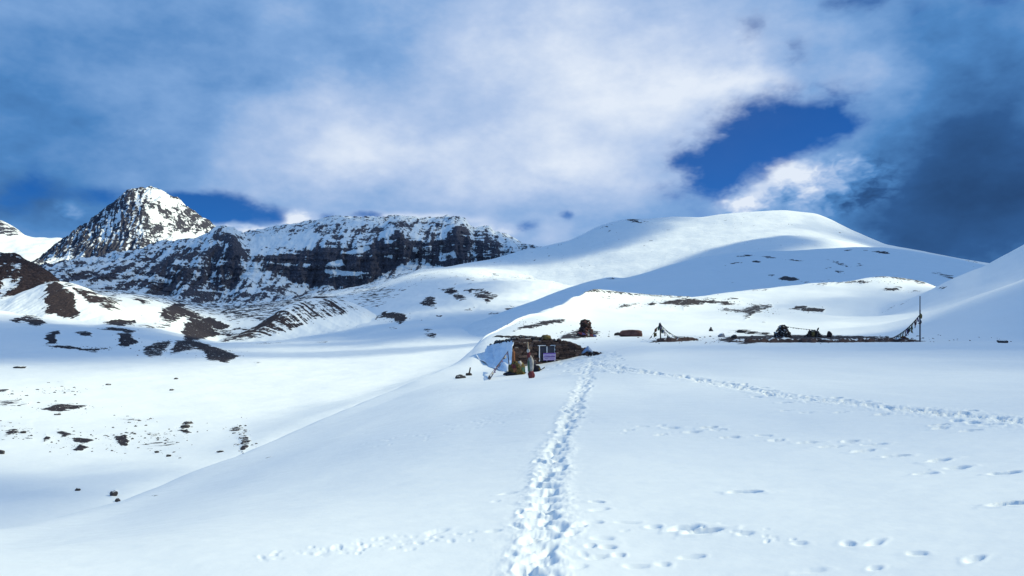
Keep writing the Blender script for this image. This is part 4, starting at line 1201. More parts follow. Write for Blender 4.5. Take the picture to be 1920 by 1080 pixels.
def blob_mesh(name, c, sx, sy, sz, mat, parent, seed, amp=0.25, sub=3, freq=2.2):
    bm = bmesh.new()
    bmesh.ops.create_icosphere(bm, subdivisions=sub, radius=1.0)
    vs = []
    for v in bm.verts:
        k = 1 + amp * float(fbm(v.co.x * freq + seed, v.co.y * freq + v.co.z * 2.1, 3, seed))
        vs.append(Vector((v.co.x * sx * k, v.co.y * sy * k, v.co.z * sz * k)) + c)
    fs = [[v.index for v in f_.verts] for f_ in bm.faces]
    bm.free()
    return mk(name, vs, fs, mat, parent, True)

# ================================================================== boulders
def boulder(T, px, py, wpx, hpx, label, mat, seed, cat='boulder', name='boulder', group=None, sink=0.25, depth=0.8):
    p = hit(T, px, py)
    k = p.y / F
    me = rock_mesh(name, seed, mat, 3)
    o = bpy.data.objects.new(name, me)
    COL.objects.link(o)
    w_, h_ = wpx * k / 2 / 0.78, hpx * k / 2 / 0.72
    o.scale = (w_, w_ * depth, h_)
    o.location = (p.x, p.y, p.z + h_ * 0.72 - h_ * sink)
    o.rotation_euler = (0, 0, random.Random(seed).uniform(-0.5, 0.5))
    return tag(o, label, cat, group or ('boulders strewn in the valley' if T is B else 'rocks lying on the plateau'))
boulder(A, 1184, 631, 37, 13, 'long low reddish brown boulder on the snow beside the tall cairn', M_STONE3, 3, sink=0.2)
boulder(A, 1158, 629, 11, 6, 'small dark rock just beside the reddish brown boulder', M_STONE2, 4)
boulder(A, 1880, 643, 18, 7, 'lone dark boulder on the snow at the far right edge', M_STONE2, 5)
boulder(A, 1353, 632, 13, 8, 'pale grey rock with snow on it near the end of the stone terrace', M_STONE4, 6)
boulder(A, 1377, 634, 10, 7, 'dark rock at the left end of the long stone terrace', M_STONE2, 7)
boulder(A, 1391, 624, 14, 7, 'peaked dark rock on the thin bare strip behind the terrace', M_STONE2, 8)
boulder(A, 1408, 626, 12, 5, 'flat dark rock halfway along the bare strip behind the terrace', M_STONE2, 9)
boulder(A, 1432, 627, 9, 4, 'smallest dark rock on the bare strip, close to the big cairn', M_STONE2, 12)
boulder(A, 1555, 632, 10, 11, 'upright dark stone standing on the terrace beside the yellow cloth', M_STONE, 13, depth=0.7)
boulder(B, 221, 941, 8, 7, 'dark boulder right on the snow crest at the lower left', M_STONE2, 15)
boulder(B, 213, 929, 13, 9, 'slanting dark boulder just above the one on the crest', M_STONE2, 16)
boulder(B, 146, 920, 9, 5, 'lone dark boulder in the smooth lower left snow bowl', M_STONE2, 17)
boulder(B, 2, 851, 12, 9, 'dark boulder cut by the left picture edge', M_STONE2, 18)
boulder(B, 348, 802, 14, 7, 'rounded grey boulder, lower of the pair above the scree', M_STONE2, 19)
boulder(B, 354, 794, 15, 5, 'flat grey boulder, upper of the pair above the scree', M_STONE2, 20)
boulder(B, 44, 812, 10, 5, 'dark rock at the edge of the leftmost scree patch', M_STONE2, 21)
boulder(B, 108, 778, 9, 4, 'small dark rock under the long dark rock band', M_STONE2, 22)
boulder(B, 294, 849, 8, 4, 'dark pebble-like boulder below the middle scree patch', M_STONE2, 23)
boulder(B, 316, 856, 9, 4, 'lowest dark boulder below the middle scree patch', M_STONE2, 24)
boulder(B, 412, 848, 12, 4, 'flat dark rock left of the column of scree', M_STONE2, 25)
boulder(B, 436, 862, 6, 3, 'tiny dark rock on the slope below the column of scree', M_STONE2, 26)
boulder(B, 203, 722, 8, 3, 'dark rock alone on the bright valley floor', M_STONE2, 27)
boulder(B, 322, 732, 8, 3, 'small dark rock in the middle of the white valley floor', M_STONE2, 28)
boulder(B, 330, 711, 7, 3, 'dark rock beside the edge of the blue cloud shade', M_STONE2, 29)
boulder(B, 36, 690, 18, 5, 'dark boulder in the blue shade at the left side of the valley', M_STONE2, 30)

def scree(T, px, py, sx, sy, n, label, seed, smin=1.5, smax=5.0, mat=M_STONE2, name='scree'):
    """stones too many to tell apart, strewn on a slope: one heap of geometry"""
    rn = random.Random(seed)
    V, Fc = [], []
    base = [rock_data(seed * 3 + j, 1) for j in range(5)]
    for k in range(n):
        u = px + rn.gauss(0, 0.5) * sx
        v = py + rn.gauss(0, 0.5) * sy
        p = hit(T, u, v)
        s = (smin + (smax - smin) * rn.random() ** 2.6) * p.y / F / 2
        vs, f = base[k % 5]
        a = rn.uniform(0, 6.28)
        c, d = math.cos(a), math.sin(a)
        o = len(V)
        ax, ay, azz = s * rn.uniform(0.8, 1.4), s * rn.uniform(0.8, 1.4), s * rn.uniform(0.4, 0.8)
        V += [(p.x + (q.x * c - q.y * d) * ax, p.y + (q.x * d + q.y * c) * ay, p.z + q.z * azz + azz * 0.15) for q in vs]
        Fc += [[i + o for i in g] for g in f]
    o = mk(name, V, Fc, mat)
    o['kind'] = 'stuff'
    o['label'] = label
    return o
for a in [
    (B, 18, 808, 40, 22, 46, 'loose dark stones strewn at the left edge of the valley', 1), (B, 110, 732, 70, 9, 44, 'thin scatter of small stones on the valley floor', 2), (B, 150, 828, 75, 26, 90, 'dark stones strewn round the long rock band', 3),
    (B, 228, 828, 26, 20, 44, 'cluster of dark stones beside the rock band', 4), (B, 290, 820, 70, 16, 60, 'dark stones scattered across the middle of the slope', 5), (B, 455, 828, 16, 34, 70, 'narrow column of dark stones running down the slope', 6),
    (B, 440, 805, 30, 10, 30, 'small stones above the column of scree', 7), (B, 250, 787, 40, 9, 26, 'dark stones round a flat rock patch', 8), (B, 20, 750, 60, 22, 30, 'stones on the valley floor at the left edge', 9), (B, 310, 848, 60, 14, 12, 'few stones on the bright lower slope', 10),
    (B, 345, 806, 40, 14, 26, 'stones under the pair of rounded boulders', 11), (B, 120, 765, 60, 12, 22, 'stones along the dark rock band', 12)]:
    scree(*a, smin=1.2, smax=7.0)
scree(A, 1530, 637, 290, 6, 280, 'dark stones and earth along the edge of the terrace', 31, 1.8, 6.0, M_STONE, 'rubble')
scree(A, 1265, 637, 62, 5, 60, 'dark stones under the prayer flag pole', 32, 1.8, 6.0, M_STONE, 'rubble')
scree(A, 1090, 627, 60, 8, 70, 'dark stones round the foot of the tall cairn', 33, 1.5, 5.0, M_STONE2, 'rubble')
scree(A, 1320, 567, 110, 6, 90, 'stones along the long dark band on the near hill', 34, 1.0, 3.2, M_STONE2, 'rubble')
scree(A, 1410, 580, 70, 12, 80, 'stones on the broken dark patch of the near hill', 35, 1.0, 3.4, M_STONE2, 'rubble')

for a in [
    (A, 1012, 607, 55, 8, 80, 'stones on the dark slanting patch above the hut roof', 36), (A, 1512, 580, 40, 5, 50, 'stones on the dark patch of the hill above the terrace', 37), (A, 1190, 573, 45, 5, 40, 'stones on the small streaks of the near hill', 38),
    (A, 1200, 552, 110, 3, 70, 'stones along the dark crest line of the near hill', 39), (A, 1650, 528, 90, 4, 60, 'stones along the crest under the shaded ridge', 40)]:
    scree(*a, smin=0.8, smax=3.2, name='rubble')
for a in [
    (B, 120, 764, 50, 6, 80, 'stones in the long dark rock band of the lower valley', 41), (B, 238, 640, 24, 12, 60, 'stones on a dark outcrop in the shaded valley', 42), (B, 405, 663, 46, 10, 110, 'stones on the dark tail of the moraine', 43), (B, 372, 615, 36, 20, 90, 'stones on the brown moraine tip', 44),
    (B, 300, 652, 40, 14, 80, 'stones on the broken outcrops beside the moraine tail', 45), (B, 730, 596, 40, 8, 70, 'stones on the dark patch at the foot of the long hill', 46), (B, 150, 653, 60, 5, 60, 'stones along a dark line in the shaded valley', 47), (B, 225, 602, 40, 8, 60, 'stones on a dark patch under the left moraine', 48)]:
    scree(*a, smin=0.8, smax=4.2)

# low earth bank of the terrace
def bank(label, p0, p1, pyb, h, depth, seed, mat=M_CORE, tap=0.12):
    vs, fs = [], []
    n, m = 90, 8
    for i in range(n + 1):
        u = p0 + (p1 - p0) * i / n
        e = math.sin(math.pi * min(1, max(0, min(i / n / tap, (1 - i / n) / tap, 1)) * 0.5)) if True else 1
        b = hit(A, u, pyb(u))
        for j in range(m + 1):
            t = j / m
            y = b.y + depth * (t - 0.1)
            x = b.x * y / b.y
            hh = h * e * math.sin(math.pi * min(1, t ** 0.6)) * (1 + 0.65 * float(fbm(u * 0.11, j * 0.8, 4, seed, 0.6)))
            vs.append(Vector((x, y, ground_z(A, x, y) - 0.06 + max(hh, -0.02))))
    for i in range(n):
        for j in range(m):
            a = i * (m + 1) + j
            fs.append([a, a + m + 1, a + m + 2, a + 1])
    o = mk('earth_bank', vs, fs, mat, None, True)
    return tag(o, label, 'bank')
M_EARTH = simple_mat('dark_earth', (0.034, 0.023, 0.025), (0.085, 0.056, 0.054), 1.2, 0.95, 0.6, snowy=0.03)
bank('long low dark earth and stone bank running across the plateau to the mast', 1352, 1732, lambda u: np.interp(u, [1352, 1450, 1560, 1650, 1732], [641, 642, 642, 641, 641]), 0.30, 3.0, 5, M_EARTH)
bank('short dark bank tapering off under the leaning prayer flags', 1222, 1314, lambda u: np.interp(u, [1222, 1260, 1314], [641, 641, 637]), 0.30, 2.2, 8, M_EARTH, 0.3)

# ================================================================== stone hut
UZ = Vector((0, 0, 1))
def zat(py, r_, px=1000):
    return EYE + (HOR - py) / F * r_ * math.cos(math.atan((px - 960) / F))
Cn = at(966, 58.0)
En = at(1092, 61.0)
Ln = at(921, 63.4)
ux = (En - Cn).normalized()
FL = (En - Cn).length
un = Vector((ux.y, -ux.x, 0))            # outward, towards the camera
us = (Ln - Cn).normalized()
SL = (Ln - Cn).length
hut = thing('stone_hut', 'low dark dry-stone hut half buried in snow, with a white framed window', 'hut', (Cn.x, Cn.y, ground_z(A, Cn.x, Cn.y)))
def wtop(s):
    px = 960 + F * (Cn + ux * s).x / (Cn + ux * s).y
    py = float(np.interp(px, [966, 985, 1010, 1030, 1045, 1060, 1075, 1086, 1092], [637, 637, 637, 639, 641, 644, 647, 649, 652]))
    q = Cn + ux * s
    return zat(py, q.length, px)
zb = ground_z(A, Cn.x, Cn.y) - 0.7
# core of the front and side walls
def wall_core(name, P0, d, L, inn, topf, th, n=24):
    vs, fs = [], []
    for i in range(n + 1):
        s = L * i / n
        for (q, zz) in ((0, zb), (0, topf(s)), (th, topf(s)), (th, zb)):
            p = P0 + d * s + inn * q
            vs.append(Vector((p.x, p.y, zz)))
    for i in range(n):
        for k in range(4):
            fs.append([i * 4 + k, i * 4 + (k + 1) % 4, (i + 1) * 4 + (k + 1) % 4, (i + 1) * 4 + k])
    fs.append([0, 1, 2, 3])
    fs.append([n * 4 + 3, n * 4 + 2, n * 4 + 1, n * 4])
    return mk(name, vs, fs, M_CORE, hut)
ltop = lambda s: float(np.interp(s, [0, SL], [wtop(0), zat(646, 63.4, 921)]))
front = wall_core('wall', Cn, ux, FL, -un, lambda s: wtop(s) - 0.05, 0.45)
sn = Vector((us.y, -us.x, 0))
if sn.x > 0:
    sn = -sn
sidew = wall_core('wall', Cn - us * 0.0 + sn * 0.003, us, SL, -sn, lambda s: ltop(s) - 0.05, 0.4)
back_ = wall_core('wall', Ln, ux, FL * 0.97, un, lambda s: float(np.interp(s, [0, FL], [ltop(SL), wtop(FL)])) - 0.1, 0.4)
# window opening in wall coordinates
def s_of(px):
    k = (px - 960) / F
    # point Cn + ux*s with x/y = k
    return (k * Cn.y - Cn.x) / (ux.x - k * ux.y)
ws0, ws1 = s_of(1010.5), s_of(1039.5)
wz1 = zat(648.5, 59.3, 1025)
wz0 = zat(677, 59.3, 1025)
rs = random.Random(77)
z = zb + 0.3
while z < wtop(0) + 0.05:
    ch = rs.uniform(0.13, 0.20)
    s = -0.05 + rs.uniform(-0.2, 0)
    while s < FL:
        ln = rs.uniform(0.32, 0.72)
        c = s + ln / 2
        zt = z + ch * 0.5
        gz_ = ground_z(A, *(Cn + ux * min(max(c, 0), FL)).xy)
        if zt < wtop(min(max(c, 0), FL)) + 0.03 and zt > gz_ - 0.25 and not (s + ln > ws0 + 0.08 and s < ws1 - 0.08 and zt < wz1 and zt > wz0 - 0.1):
            p = Cn + ux * c + un * rs.uniform(-0.03, 0.08)
            inst('stone', rs.choice(BLOCKS), front, (p.x, p.y, zt), (ln * 1.02, rs.uniform(0.16, 0.26), ch * 1.02),
                 (rs.uniform(-.05, .05), rs.uniform(-.04, .04), math.atan2(ux.y, ux.x) + rs.uniform(-.06, .06)))
        s += ln
    z += ch
# roof: earth slab with rubble heaped on it
def roof_part():
    vs, fs = [], []
    n, m = 16, 8
    for i in range(n + 1):
        for j in range(m + 1):
            s, t = FL * i / n, j / m
            p = Cn + ux * s + us * (SL * t)
            zz = wtop(s) * (1 - t) + (wtop(s) + 0.05) * t + 0.05 + 0.14 * float(fbm(i * 0.7, j * 0.9, 3, 8)) + 0.12 * math.sin(math.pi * t)
            vs.append(Vector((p.x, p.y, zz)))
    for i in range(n):
        for j in range(m):
            a = i * (m + 1) + j
            fs.append([a, a + m + 1, a + m + 2, a + 1])
    return mk('roof', vs, fs, M_CORE, hut)
roof = roof_part()
for k in range(64):
    s = FL * (k + rs.random()) / 64
    p = Cn + ux * s - un * rs.uniform(-0.05, 0.7)
    r_ = rs.uniform(0.10, 0.26)
    inst('roof_stone', rs.choice(ROCKS['stone_grey' if rs.random() < .6 else 'stone']), roof, (p.x, p.y, wtop(s) + rs.uniform(0.0, 0.14)), (r_ * rs.uniform(.9, 1.6), r_, r_ * 0.75), (0, 0, rs.uniform(0, 6)))
for k in range(30):
    t = (k + rs.random()) / 30
    p = Cn + us * (SL * t) + sn * rs.uniform(-0.3, 0.15)
    r_ = rs.uniform(0.12, 0.26)
    inst('roof_stone', rs.choice(ROCKS['stone_grey']), roof, (p.x, p.y, ltop(SL * t) + rs.uniform(-0.02, 0.12)), (r_ * rs.uniform(.9, 1.5), r_, r_ * 0.7), (0, 0, rs.uniform(0, 6)))
for k in range(9):                       # broken end of the front wall
    p = En + ux * rs.uniform(-0.2, 0.35) + un * rs.uniform(-.2, .25)
    r_ = rs.uniform(0.14, 0.28)
    inst('roof_stone', rs.choice(ROCKS['stone']), roof, (p.x, p.y, ground_z(A, p.x, p.y) + rs.uniform(0.05, 0.5)), (r_, r_, r_ * .8), (0, 0, rs.uniform(0, 6)))
# window
wc = Cn + ux * ((ws0 + ws1) / 2)
win = mk('window', *box(Vector((wc.x, wc.y, (wz0 + wz1) / 2)) + un * 0.005, ux, un, UZ, ws1 - ws0, 0.06, wz1 - wz0), M_GLASS, hut)
def bar(name, s0, s1, z0, z1, off=0.06, th=0.06, mat=M_WHITE, parent=win):
    c = Cn + ux * ((s0 + s1) / 2) + un * off
    return mk(name, *box(Vector((c.x, c.y, (z0 + z1) / 2)), ux, un, UZ, s1 - s0, th, z1 - z0), mat, parent)
fw = 0.065
bar('frame', ws0 - fw / 2, ws0 + fw / 2, wz0, wz1)
bar('frame', ws1 - fw / 2, ws1 + fw / 2, wz0, wz1)
sm = s_of(1024.5)
bar('mullion', sm - fw / 2, sm + fw / 2, wz0, wz1 - fw / 2)
bar('frame', ws0 - 0.15, ws1 + fw / 2, wz1, wz1 + fw, 0.062)
# notice board leaning in front of the window
b0, b1 = s_of(1016.5), s_of(1039.8)
bz1, bz0 = zat(662, 59.1, 1028), zat(675.5, 59.1, 1028)
bc = Cn + ux * ((b0 + b1) / 2) + un * 0.16
board = thing('notice_board', 'lilac notice board with purple bands leaning against the hut window', 'notice board', (bc.x, bc.y, bz0))
pan = mk('panel', *box(Vector((bc.x, bc.y, (bz0 + bz1) / 2)), ux, un, UZ, b1 - b0, 0.03, bz1 - bz0), C_LILAC, board)
H_ = bz1 - bz0
for (z0, z1, x0, x1) in [(0.86, 1.0, 0, 1), (0.66, 0.74, .10, .55), (0.66, 0.73, .60, .92), (0.40, 0.56, .05, .95), (0.22, 0.30, .10, .42), (0.21, 0.29, .48, .90), (0.0, 0.07, 0, 1), (0.44, 0.52, .30, .62)]:
    c = bc + ux * ((x0 + x1) / 2 - .5) * (b1 - b0) + un * 0.018
    mk('printed_band', *box(Vector((c.x, c.y, bz0 + H_ * (z0 + z1) / 2)), ux, un, UZ, (x1 - x0) * (b1 - b0), 0.006 if x1 < 1 else 0.004, H_ * (z1 - z0)), C_INK, board)

# white tarpaulin over the gable end, spread out on the snow
def tarp():
    vs, fs = [], []
    n, m = 34, 30
    for i in range(n + 1):
        t = i / n
        tp_ = Cn + us * (SL * t) + sn * 0.10
        ztop = ltop(SL * t) - 0.02
        gx = 958 - 66 * t ** 0.9
        gy = 698 - 3 * t - 26 * t * t
        g = hit(A, gx, gy)
        for j in range(m + 1):
            v = j / m
            q = tp_.lerp(Vector((g.x, g.y, 0)), v ** 1.25)
            gz_ = ground_z(A, q.x, q.y) + 0.05
            zz = ztop + (g.z + 0.05 - ztop) * (1 - (1 - v) ** 1.8)
            fold = 0.20 * float(fbm(t * 6 + v * 2.5, v * 3.0 - t * 2, 3, 91)) + 0.06 * math.sin(19 * t + 7 * v)
            zz = max(zz, gz_) + fold * min(1, 4 * v) * (0.45 + 0.55 * (1 - v))
            q2 = q + sn * (fold * 0.8 * math.sin(math.pi * v))
            vs.append(Vector((q2.x, q2.y, zz)))
    N0 = len(vs)
    for i in range(n):
        for j in range(m):
            a = i * (m + 1) + j
            fs.append([a, a + 1, a + m + 2, a + m + 1])
    return mk('tarpaulin', vs, fs, M_TARP, None, True)
tp_o = tag(tarp(), 'pale bluish white tarpaulin draped from the gable of the stone hut', 'tarpaulin')
md = tp_o.modifiers.new('thick', 'SOLIDIFY')
md.thickness = 0.015

yb = Cn + ux * s_of(1026) - un * 0.15
bundle = blob_mesh('cloth_bundle', Vector((yb.x, yb.y, wtop(s_of(1026)) + 0.22)), 0.36, 0.28, 0.20, C_OLIVE, None, 5, 0.3)
tag(bundle, 'faded yellow cloth bundle lying among the stones on the hut roof', 'bundle')

# leaning flag frame before the gable
ap = at(952, 53.0, zat(659, 53, 952))
f1 = hit(A, 915, 713)
f2 = hit(A, 955, 706)
fr = thing('flag_stand', 'two thin poles propped together with purple flags, before the white tarpaulin', 'flag stand', f1)
mk('pole', *tube([f1 - UZ * .1, f1.lerp(ap, .5), ap + (ap - f1).normalized() * 0.15], [0.035, 0.032, 0.028]), M_POLE, fr)
mk('pole', *tube([Vector((f2.x, ap.y - 0.4, ground_z(A, f2.x, ap.y - 0.4) - .1)), ap], [0.04, 0.034]), M_POLE, fr)
flag_line('', '', '', ap, f1 + UZ * 0.15, 0.02, 9, [C_PURPLE, C_BLUE, C_RED, C_PURPLE, C_WHITE, C_DARK], 0.22, 3, parent=fr)

# heap of old flags
hp = hit(A, 969, 703)
KS = hp.y / 54.0
def V3(x, y, z_):
    return Vector((x, y, z_)) * KS
heap = thing('flag_heap', 'heap of faded olive and orange prayer flags in front of the hut corner', 'flag heap', hp)
blob_mesh('mound', hp + V3(0, 0.35, 0.32), 0.52 * KS, 0.42 * KS, 0.55 * KS, C_OLIVE, heap, 21, 0.4, 4, 3.0)
blob_mesh('cloth', hp + V3(-0.22, 0.45, 0.95), 0.12 * KS, 0.12 * KS, 0.75 * KS, C_ORANGE, heap, 22, 0.35, 3, 3.5)
blob_mesh('cloth', hp + V3(0.20, 0.25, 0.72), 0.15 * KS, 0.12 * KS, 0.22 * KS, C_WHITE, heap, 23, 0.35, 3, 3.0)
blob_mesh('cloth', hp + V3(-0.45, 0.05, 0.06), 0.45 * KS, 0.3 * KS, 0.14 * KS, C_DARK, heap, 24, 0.3)
blob_mesh('cloth', hp + V3(-0.40, 0.25, 0.38), 0.16 * KS, 0.15 * KS, 0.16 * KS, C_YEL, heap, 25, 0.35)
blob_mesh('cloth', hp + V3(0.30, 0.10, 0.20), 0.13 * KS, 0.12 * KS, 0.22 * KS, C_YEL, heap, 26, 0.35)
mk('cord', *tube(sag(hp + V3(0.22, 0.25, 0.75), hp + V3(0.62, 0.0, 0.12), 6, 0.03), 0.03), C_DARK, heap)
for k, (dx_, dz_, c_) in enumerate([(-.35, .75, C_RED), (-.1, .85, C_YEL), (.08, .62, C_OLIVE), (.3, .55, C_GREEN), (-.25, .5, C_ORANGE), (.02, .4, C_YEL)]):
    flag(heap, hp + V3(dx_, -0.1, dz_), V3(0.26, 0.03, -0.04), V3(0.03, -0.06, -0.28), c_, 300 + k, 0.08)

# wrapped pole
wp = hit(A, 995, 709)
wr = thing('wrapped_pole', 'upright pole wrapped in white and red cloth, nearest of the flags at the hut', 'flag pole', wp)
mk('pole', *tube([wp - UZ * .15 + V3(.02, 0, 0), wp + V3(-0.10, .05, 1.2), wp + V3(-0.17, .1, 2.05)], [0.05 * KS, 0.05 * KS, 0.045 * KS], 8), M_TAN, wr)
blob_mesh('cloth', wp + V3(0.03, 0, 0.18), 0.19 * KS, 0.16 * KS, 0.26 * KS, C_RED, wr, 41, 0.2, 3, 2.5)
blob_mesh('cloth', wp + V3(0.0, 0.02, 0.78), 0.18 * KS, 0.15 * KS, 0.50 * KS, C_WHITE, wr, 42, 0.25, 3, 2.8)
blob_mesh('cloth', wp + V3(-0.10, -0.06, 0.70), 0.07 * KS, 0.08 * KS, 0.38 * KS, C_GREEN, wr, 43, 0.25, 3, 3.0)
blob_mesh('cloth', wp + V3(-0.11, 0.03, 1.30), 0.10 * KS, 0.10 * KS, 0.22 * KS, C_RED, wr, 44, 0.25, 3, 3.0)
blob_mesh('cloth', wp + V3(-0.13, 0.03, 1.55), 0.085 * KS, 0.085 * KS, 0.12 * KS, C_WHITE, wr, 45, 0.25, 3, 3.0)
dh = hit(A, 1006, 697)
dk = thing('cloth_heap', 'small dark cloth heap tied down behind the wrapped pole', 'cloth heap', dh)
blob_mesh('mound', dh + V3(0.0, 0.2, 0.20), 0.32 * KS, 0.28 * KS, 0.26 * KS, C_DARK, dk, 51, 0.35)
blob_mesh('cloth', dh + V3(-0.18, 0.1, 0.55), 0.13 * KS, 0.14 * KS, 0.30 * KS, C_DARK, dk, 52, 0.3)
blob_mesh('cloth', dh + V3(0.2, -0.02, 0.22), 0.09 * KS, 0.08 * KS, 0.08 * KS, C_YEL, dk, 53, 0.3)
mk('cord', *tube(sag(dh + V3(0.2, 0, 0.1), hit(A, 1021, 690) + UZ * .05, 5, 0.02), 0.03), C_DARK, dk)
# stump and slab left of the tarpaulin
sp_ = hit(A, 879, 704)
st = thing('wooden_stump', 'short dark wooden post stuck in the snow left of the tarpaulin', 'post', sp_)
mk('post', *tube([sp_ - UZ * .1, sp_ + V3(0.06, 0, 0.3), sp_ + V3(0.12, 0, 0.60)], [0.07, 0.05, 0.045]), M_DARKWOOD, st)
blob_mesh('foot', sp_ + V3(0.0, 0, 0.06), 0.24 * KS, 0.18 * KS, 0.14 * KS, M_DARKWOOD, st, 61, 0.3)
boulder(A, 864, 709, 18, 7, 'flat dark slab in the snow beside the short wooden post', M_STONE2, 62, 'rock', 'slab')

# rubble pile with blue tarpaulin at the right end of the hut
rp = hit(A, 1114, 667)
pile = thing('stone_pile', 'low pile of dark stones on the snow off the right end of the hut', 'stone pile', rp)
rn = random.Random(5)
for k in range(46):
    u = rn.gauss(0, 0.42)
    r_ = rn.uniform(0.07, 0.17)
    inst('stone', rn.choice(ROCKS['stone' if k % 3 else 'stone_grey']), pile, (rp.x + u * 1.15, rp.y + rn.uniform(-.1, .7), rp.z + 0.04 + rn.uniform(0, 0.22) * max(0.2, 1 - abs(u))), (r_ * 1.3, r_, r_ * .8), (rn.uniform(-.4, .4), rn.uniform(-.4, .4), rn.uniform(0, 6)))
vs, fs = [], []
for i in range(13):
    for j in range(9):
        u, v = i / 12 - .5, j / 8
        hgt = 0.62 * max(0, 1 - abs(u + 0.1) * 2.0) * math.sin(math.pi * (0.15 + 0.75 * v)) + 0.10 + 0.05 * float(fbm(i * .6, j * .6, 2, 4))
        vs.append(Vector((rp.x - 0.30 + u * 1.05, rp.y + 0.05 + v * 0.8, rp.z + hgt)))
for i in range(12):
    for j in range(8):
        a = i * 9 + j
        fs.append([a, a + 9, a + 10, a + 1])
bt = mk('tarpaulin', vs, fs, M_BTARP, None, True)
tag(bt, 'small peaked blue grey tarpaulin over the stone pile by the hut', 'tarpaulin')
bt.modifiers.new('thick', 'SOLIDIFY').thickness = 0.02

# ================================================================== cairns
def cairn(label, px, py, prof, seed, mats, name='cairn', size=(0.10, 0.24), depth=0.9, per=1.0):
    """prof: [(height m, half width m)] from the ground up; every stone is a part"""
    p = hit(A, px, py)
    t = thing(name, label, 'cairn', p, 'stone cairns on the plateau')
    rn = random.Random(seed)
    H1 = prof[-1][0]
    hs = [q[0] for q in prof]
    wsd = [q[1] for q in prof]
    V, Fc = [], []
    rings = 9
    for i in range(rings + 1):
        h = H1 * i / rings
        w_ = max(0.02, float(np.interp(h, hs, wsd)) * 0.82)
        for k in range(10):
            a = 2 * math.pi * k / 10
            V.append(p + Vector((math.cos(a) * w_, math.sin(a) * w_ * depth, h * 0.95 - 0.15)))
    for i in range(rings):
        for k in range(10):
            Fc.append([i * 10 + k, i * 10 + (k + 1) % 10, (i + 1) * 10 + (k + 1) % 10, (i + 1) * 10 + k])
    Fc.append([rings * 10 + k for k in range(10)])
    mk('core', V, Fc, M_CORE, t)
    h = 0.02
    while h < H1:
        w_ = float(np.interp(h, hs, wsd))
        r_ = rn.uniform(*size)
        n = max(4, int(per * 2 * math.pi * w_ / (r_ * 1.7)))
        a0 = rn.uniform(0, 6)
        for k in range(n):
            a = a0 + 2 * math.pi * (k + rn.uniform(-.25, .25)) / n
            if math.sin(a) > 0.55:
                continue                       # the side turned away stays core
            q = r_ * rn.uniform(0.7, 1.35)
            inst('stone', rn.choice(ROCKS[rn.choice(mats)]), t, (p.x + math.cos(a) * w_ * 0.95, p.y + math.sin(a) * w_ * depth * 0.95, p.z + h + rn.uniform(-.04, .04)),
                 (q * 1.15, q, q * 0.72), (rn.uniform(-.3, .3), rn.uniform(-.3, .3), rn.uniform(0, 6)))
        h += r_ * 0.95
    for k in range(4):
        q = size[1] * 0.85
        inst('stone', rn.choice(ROCKS[rn.choice(mats)]), t, (p.x + rn.uniform(-.5, .5) * wsd[-1], p.y + rn.uniform(-.3, .3) * wsd[-1], p.z + H1 - q * 0.4), (q * 1.2, q, q * .8), (0, 0, rn.uniform(0, 6)))
    return t, p
# tall cairn behind the hut (its foot is hidden by its own rubble)
tc_, pc = cairn('tall two-stage stone cairn standing behind the hut roof', 1098, 631, [(0, 1.05), (0.35, 0.88), (0.75, 0.70), (0.95, 0.56), (1.45, 0.54), (1.8, 0.46), (1.95, 0.28)], 3, ['stone', 'stone_grey', 'stone', 'stone_red'], size=(0.13, 0.26))
for k in range(5):
    flag(tc_, pc + Vector((-0.9 + 0.42 * k, -1.12 + 0.1 * k, 0.55 - 0.07 * k)), Vector((0.4, 0.05, -0.1)), Vector((0.02, -0.05, -0.22)), [C_RED, C_PURPLE, C_WHITE, C_RED, C_BLUE][k], 500 + k)
bc_, pb = cairn('broad pyramid cairn of mottled stones on the dark terrace', 1467, 632, [(0, 0.98), (0.35, 0.86), (0.8, 0.58), (1.15, 0.34), (1.32, 0.16)], 7, ['stone', 'stone_grey', 'stone_pale', 'stone'], size=(0.09, 0.19))
cc_, pc2 = cairn('low ruined cairn with a yellow cloth, right of the pyramid cairn', 1526, 632, [(0, 0.95), (0.3, 0.70), (0.6, 0.36), (0.72, 0.18)], 9, ['stone', 'stone_grey'], size=(0.10, 0.20))
flag(cc_, pc2 + Vector((-0.55, -0.72, 0.62)), Vector((0.36, 0, 0.02)), Vector((0.02, -0.10, -0.50)), C_YEL, 611)
inst('stone', ROCKS['stone'][2], cc_, pc2 + Vector((0.42, 0, 0.80)), (0.13, 0.10, 0.30), (0.1, 0.5, 0.3))
sc_, ps_ = cairn('tiny dark pointed cairn alone on the snow between flags and terrace', 1333, 621, [(0, 0.34), (0.25, 0.24), (0.5, 0.12), (0.62, 0.06)], 13, ['stone_grey'], size=(0.08, 0.13))
flag_line('prayer_flags', 'thin line of small dark prayer flags strung between the two terrace cairns', 'prayer flags', pb + Vector((0.22, 0, 1.22)), pc2 + Vector((0.25, 0, 0.78)), 0.05, 12, [C_DARK, C_BLUE, C_DARK, C_GREEN], 0.09, 5)

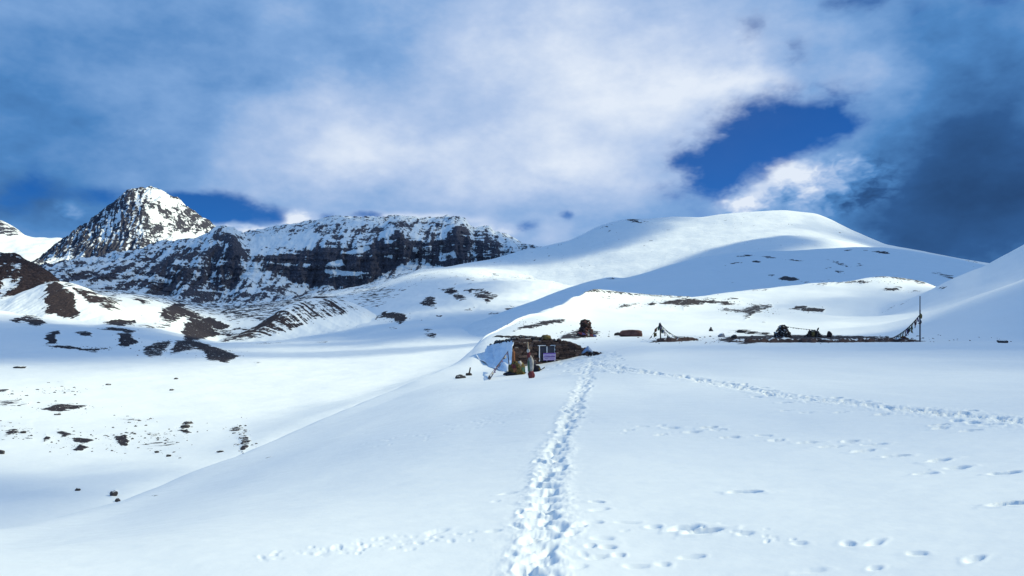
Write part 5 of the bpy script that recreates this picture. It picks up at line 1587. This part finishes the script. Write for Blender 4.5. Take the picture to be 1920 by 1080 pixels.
# leaning prayer flags
pa = hit(A, 1238, 639)
k76 = pa.y / F
apx = pa + Vector((-0.02, 0, 32 * k76))
tent = thing('prayer_flags', 'dark prayer flags hanging from a short leaning pole with one orange flag', 'prayer flags', pa, 'prayer flags on the plateau')
mk('pole', *tube([pa - UZ * .2 + Vector((0.05, 0, 0)), apx], [0.06, 0.05], 8), M_DARKWOOD, tent)
blob_mesh('knot', apx - UZ * 0.16, 0.12, 0.11, 0.24, C_DARK, tent, 71, 0.3)
lf = hit(A, 1217, 637)
rt = hit(A, 1276, 634)
flag_line('', '', '', apx, lf + UZ * .05, 0.02, 3, [C_DARK, C_YEL], 0.10, 6, parent=tent)
flag_line('', '', '', apx, rt + UZ * .05, 0.22, 16, [C_DARK, C_BLUE, C_GREEN, C_DARK], 0.20, 8, parent=tent)
flag_line('', '', '', apx - UZ * .1, hit(A, 1262, 639) + UZ * .1, 0.12, 12, [C_DARK, C_GREEN, C_BLUE, C_DARK, C_PURPLE], 0.34, 9, parent=tent)
flag(tent, apx + Vector((-0.50, -0.02, -0.50)), Vector((0.24, 0, 0.22)), Vector((0.0, -0.02, -0.32)), C_ORANGE, 701)
flag(tent, apx + Vector((-0.56, -0.02, -0.85)), Vector((0.26, 0, 0.06)), Vector((0.0, -0.02, -0.34)), C_YEL, 702)
flag(tent, apx + Vector((-0.22, -0.02, -0.30)), Vector((0.16, 0, 0.12)), Vector((0.0, -0.02, -0.36)), C_GREEN, 703)

# mast with flags
pm = hit(A, 1725, 641)
km = pm.y / F
mast = thing('mast', 'tall thin dark metal mast standing in the snow at the end of the terrace', 'mast', pm)
mk('pole', *tube([pm - UZ * .3, pm + UZ * 2.0, pm + UZ * 2.8], [0.065, 0.06, 0.055], 10), M_POLE, mast)
mk('upper_pole', *tube([pm + UZ * 2.75, pm + UZ * (86 * km)], [0.045, 0.04], 10), M_POLE, mast)
mk('collar', *tube([pm + UZ * 1.55, pm + UZ * 1.72], 0.09, 10), M_DARKWOOD, mast)
mk('bracket', *box(pm + Vector((-0.10, 0, 1.62)), Vector((1, 0, 0)), Vector((0, 1, 0)), UZ, 0.2, 0.06, 0.05), M_DARKWOOD, mast)
mtop = pm + UZ * (51 * km)
lo = hit(A, 1668, 637)
fl = thing('prayer_flags', 'bunched olive and purple prayer flags on a cord slanting down from the mast', 'prayer flags', lo, 'prayer flags on the plateau')
flag_line('', '', '', mtop, lo + UZ * .1, 0.35, 20, [C_OLIVE, C_GREEN, C_DARK, C_PURPLE, C_RED, C_DARK, C_GREEN], 0.60, 2, parent=fl, jitter=0.4, cord=0.04)
flag_line('', '', '', mtop - UZ * 1.0 + Vector((-0.7, 0, 0)), hit(A, 1690, 639) + UZ * .1, 0.1, 7, [C_DARK, C_PURPLE, C_RED, C_BLUE], 0.2, 4, parent=fl, cord=0.03)
blob_mesh('cloth', hit(A, 1694, 639) + UZ * 0.22, 0.24, 0.16, 0.20, C_ORANGE, fl, 81, 0.35)
blob_mesh('cloth', mtop + Vector((0.05, -0.06, -0.12)), 0.10, 0.08, 0.22, C_OLIVE, fl, 82, 0.3)
boulder(A, 1662, 634, 9, 4, 'small dark stone on the snow where the slanting flag cord ends', M_STONE2, 83, 'stone', 'stone')
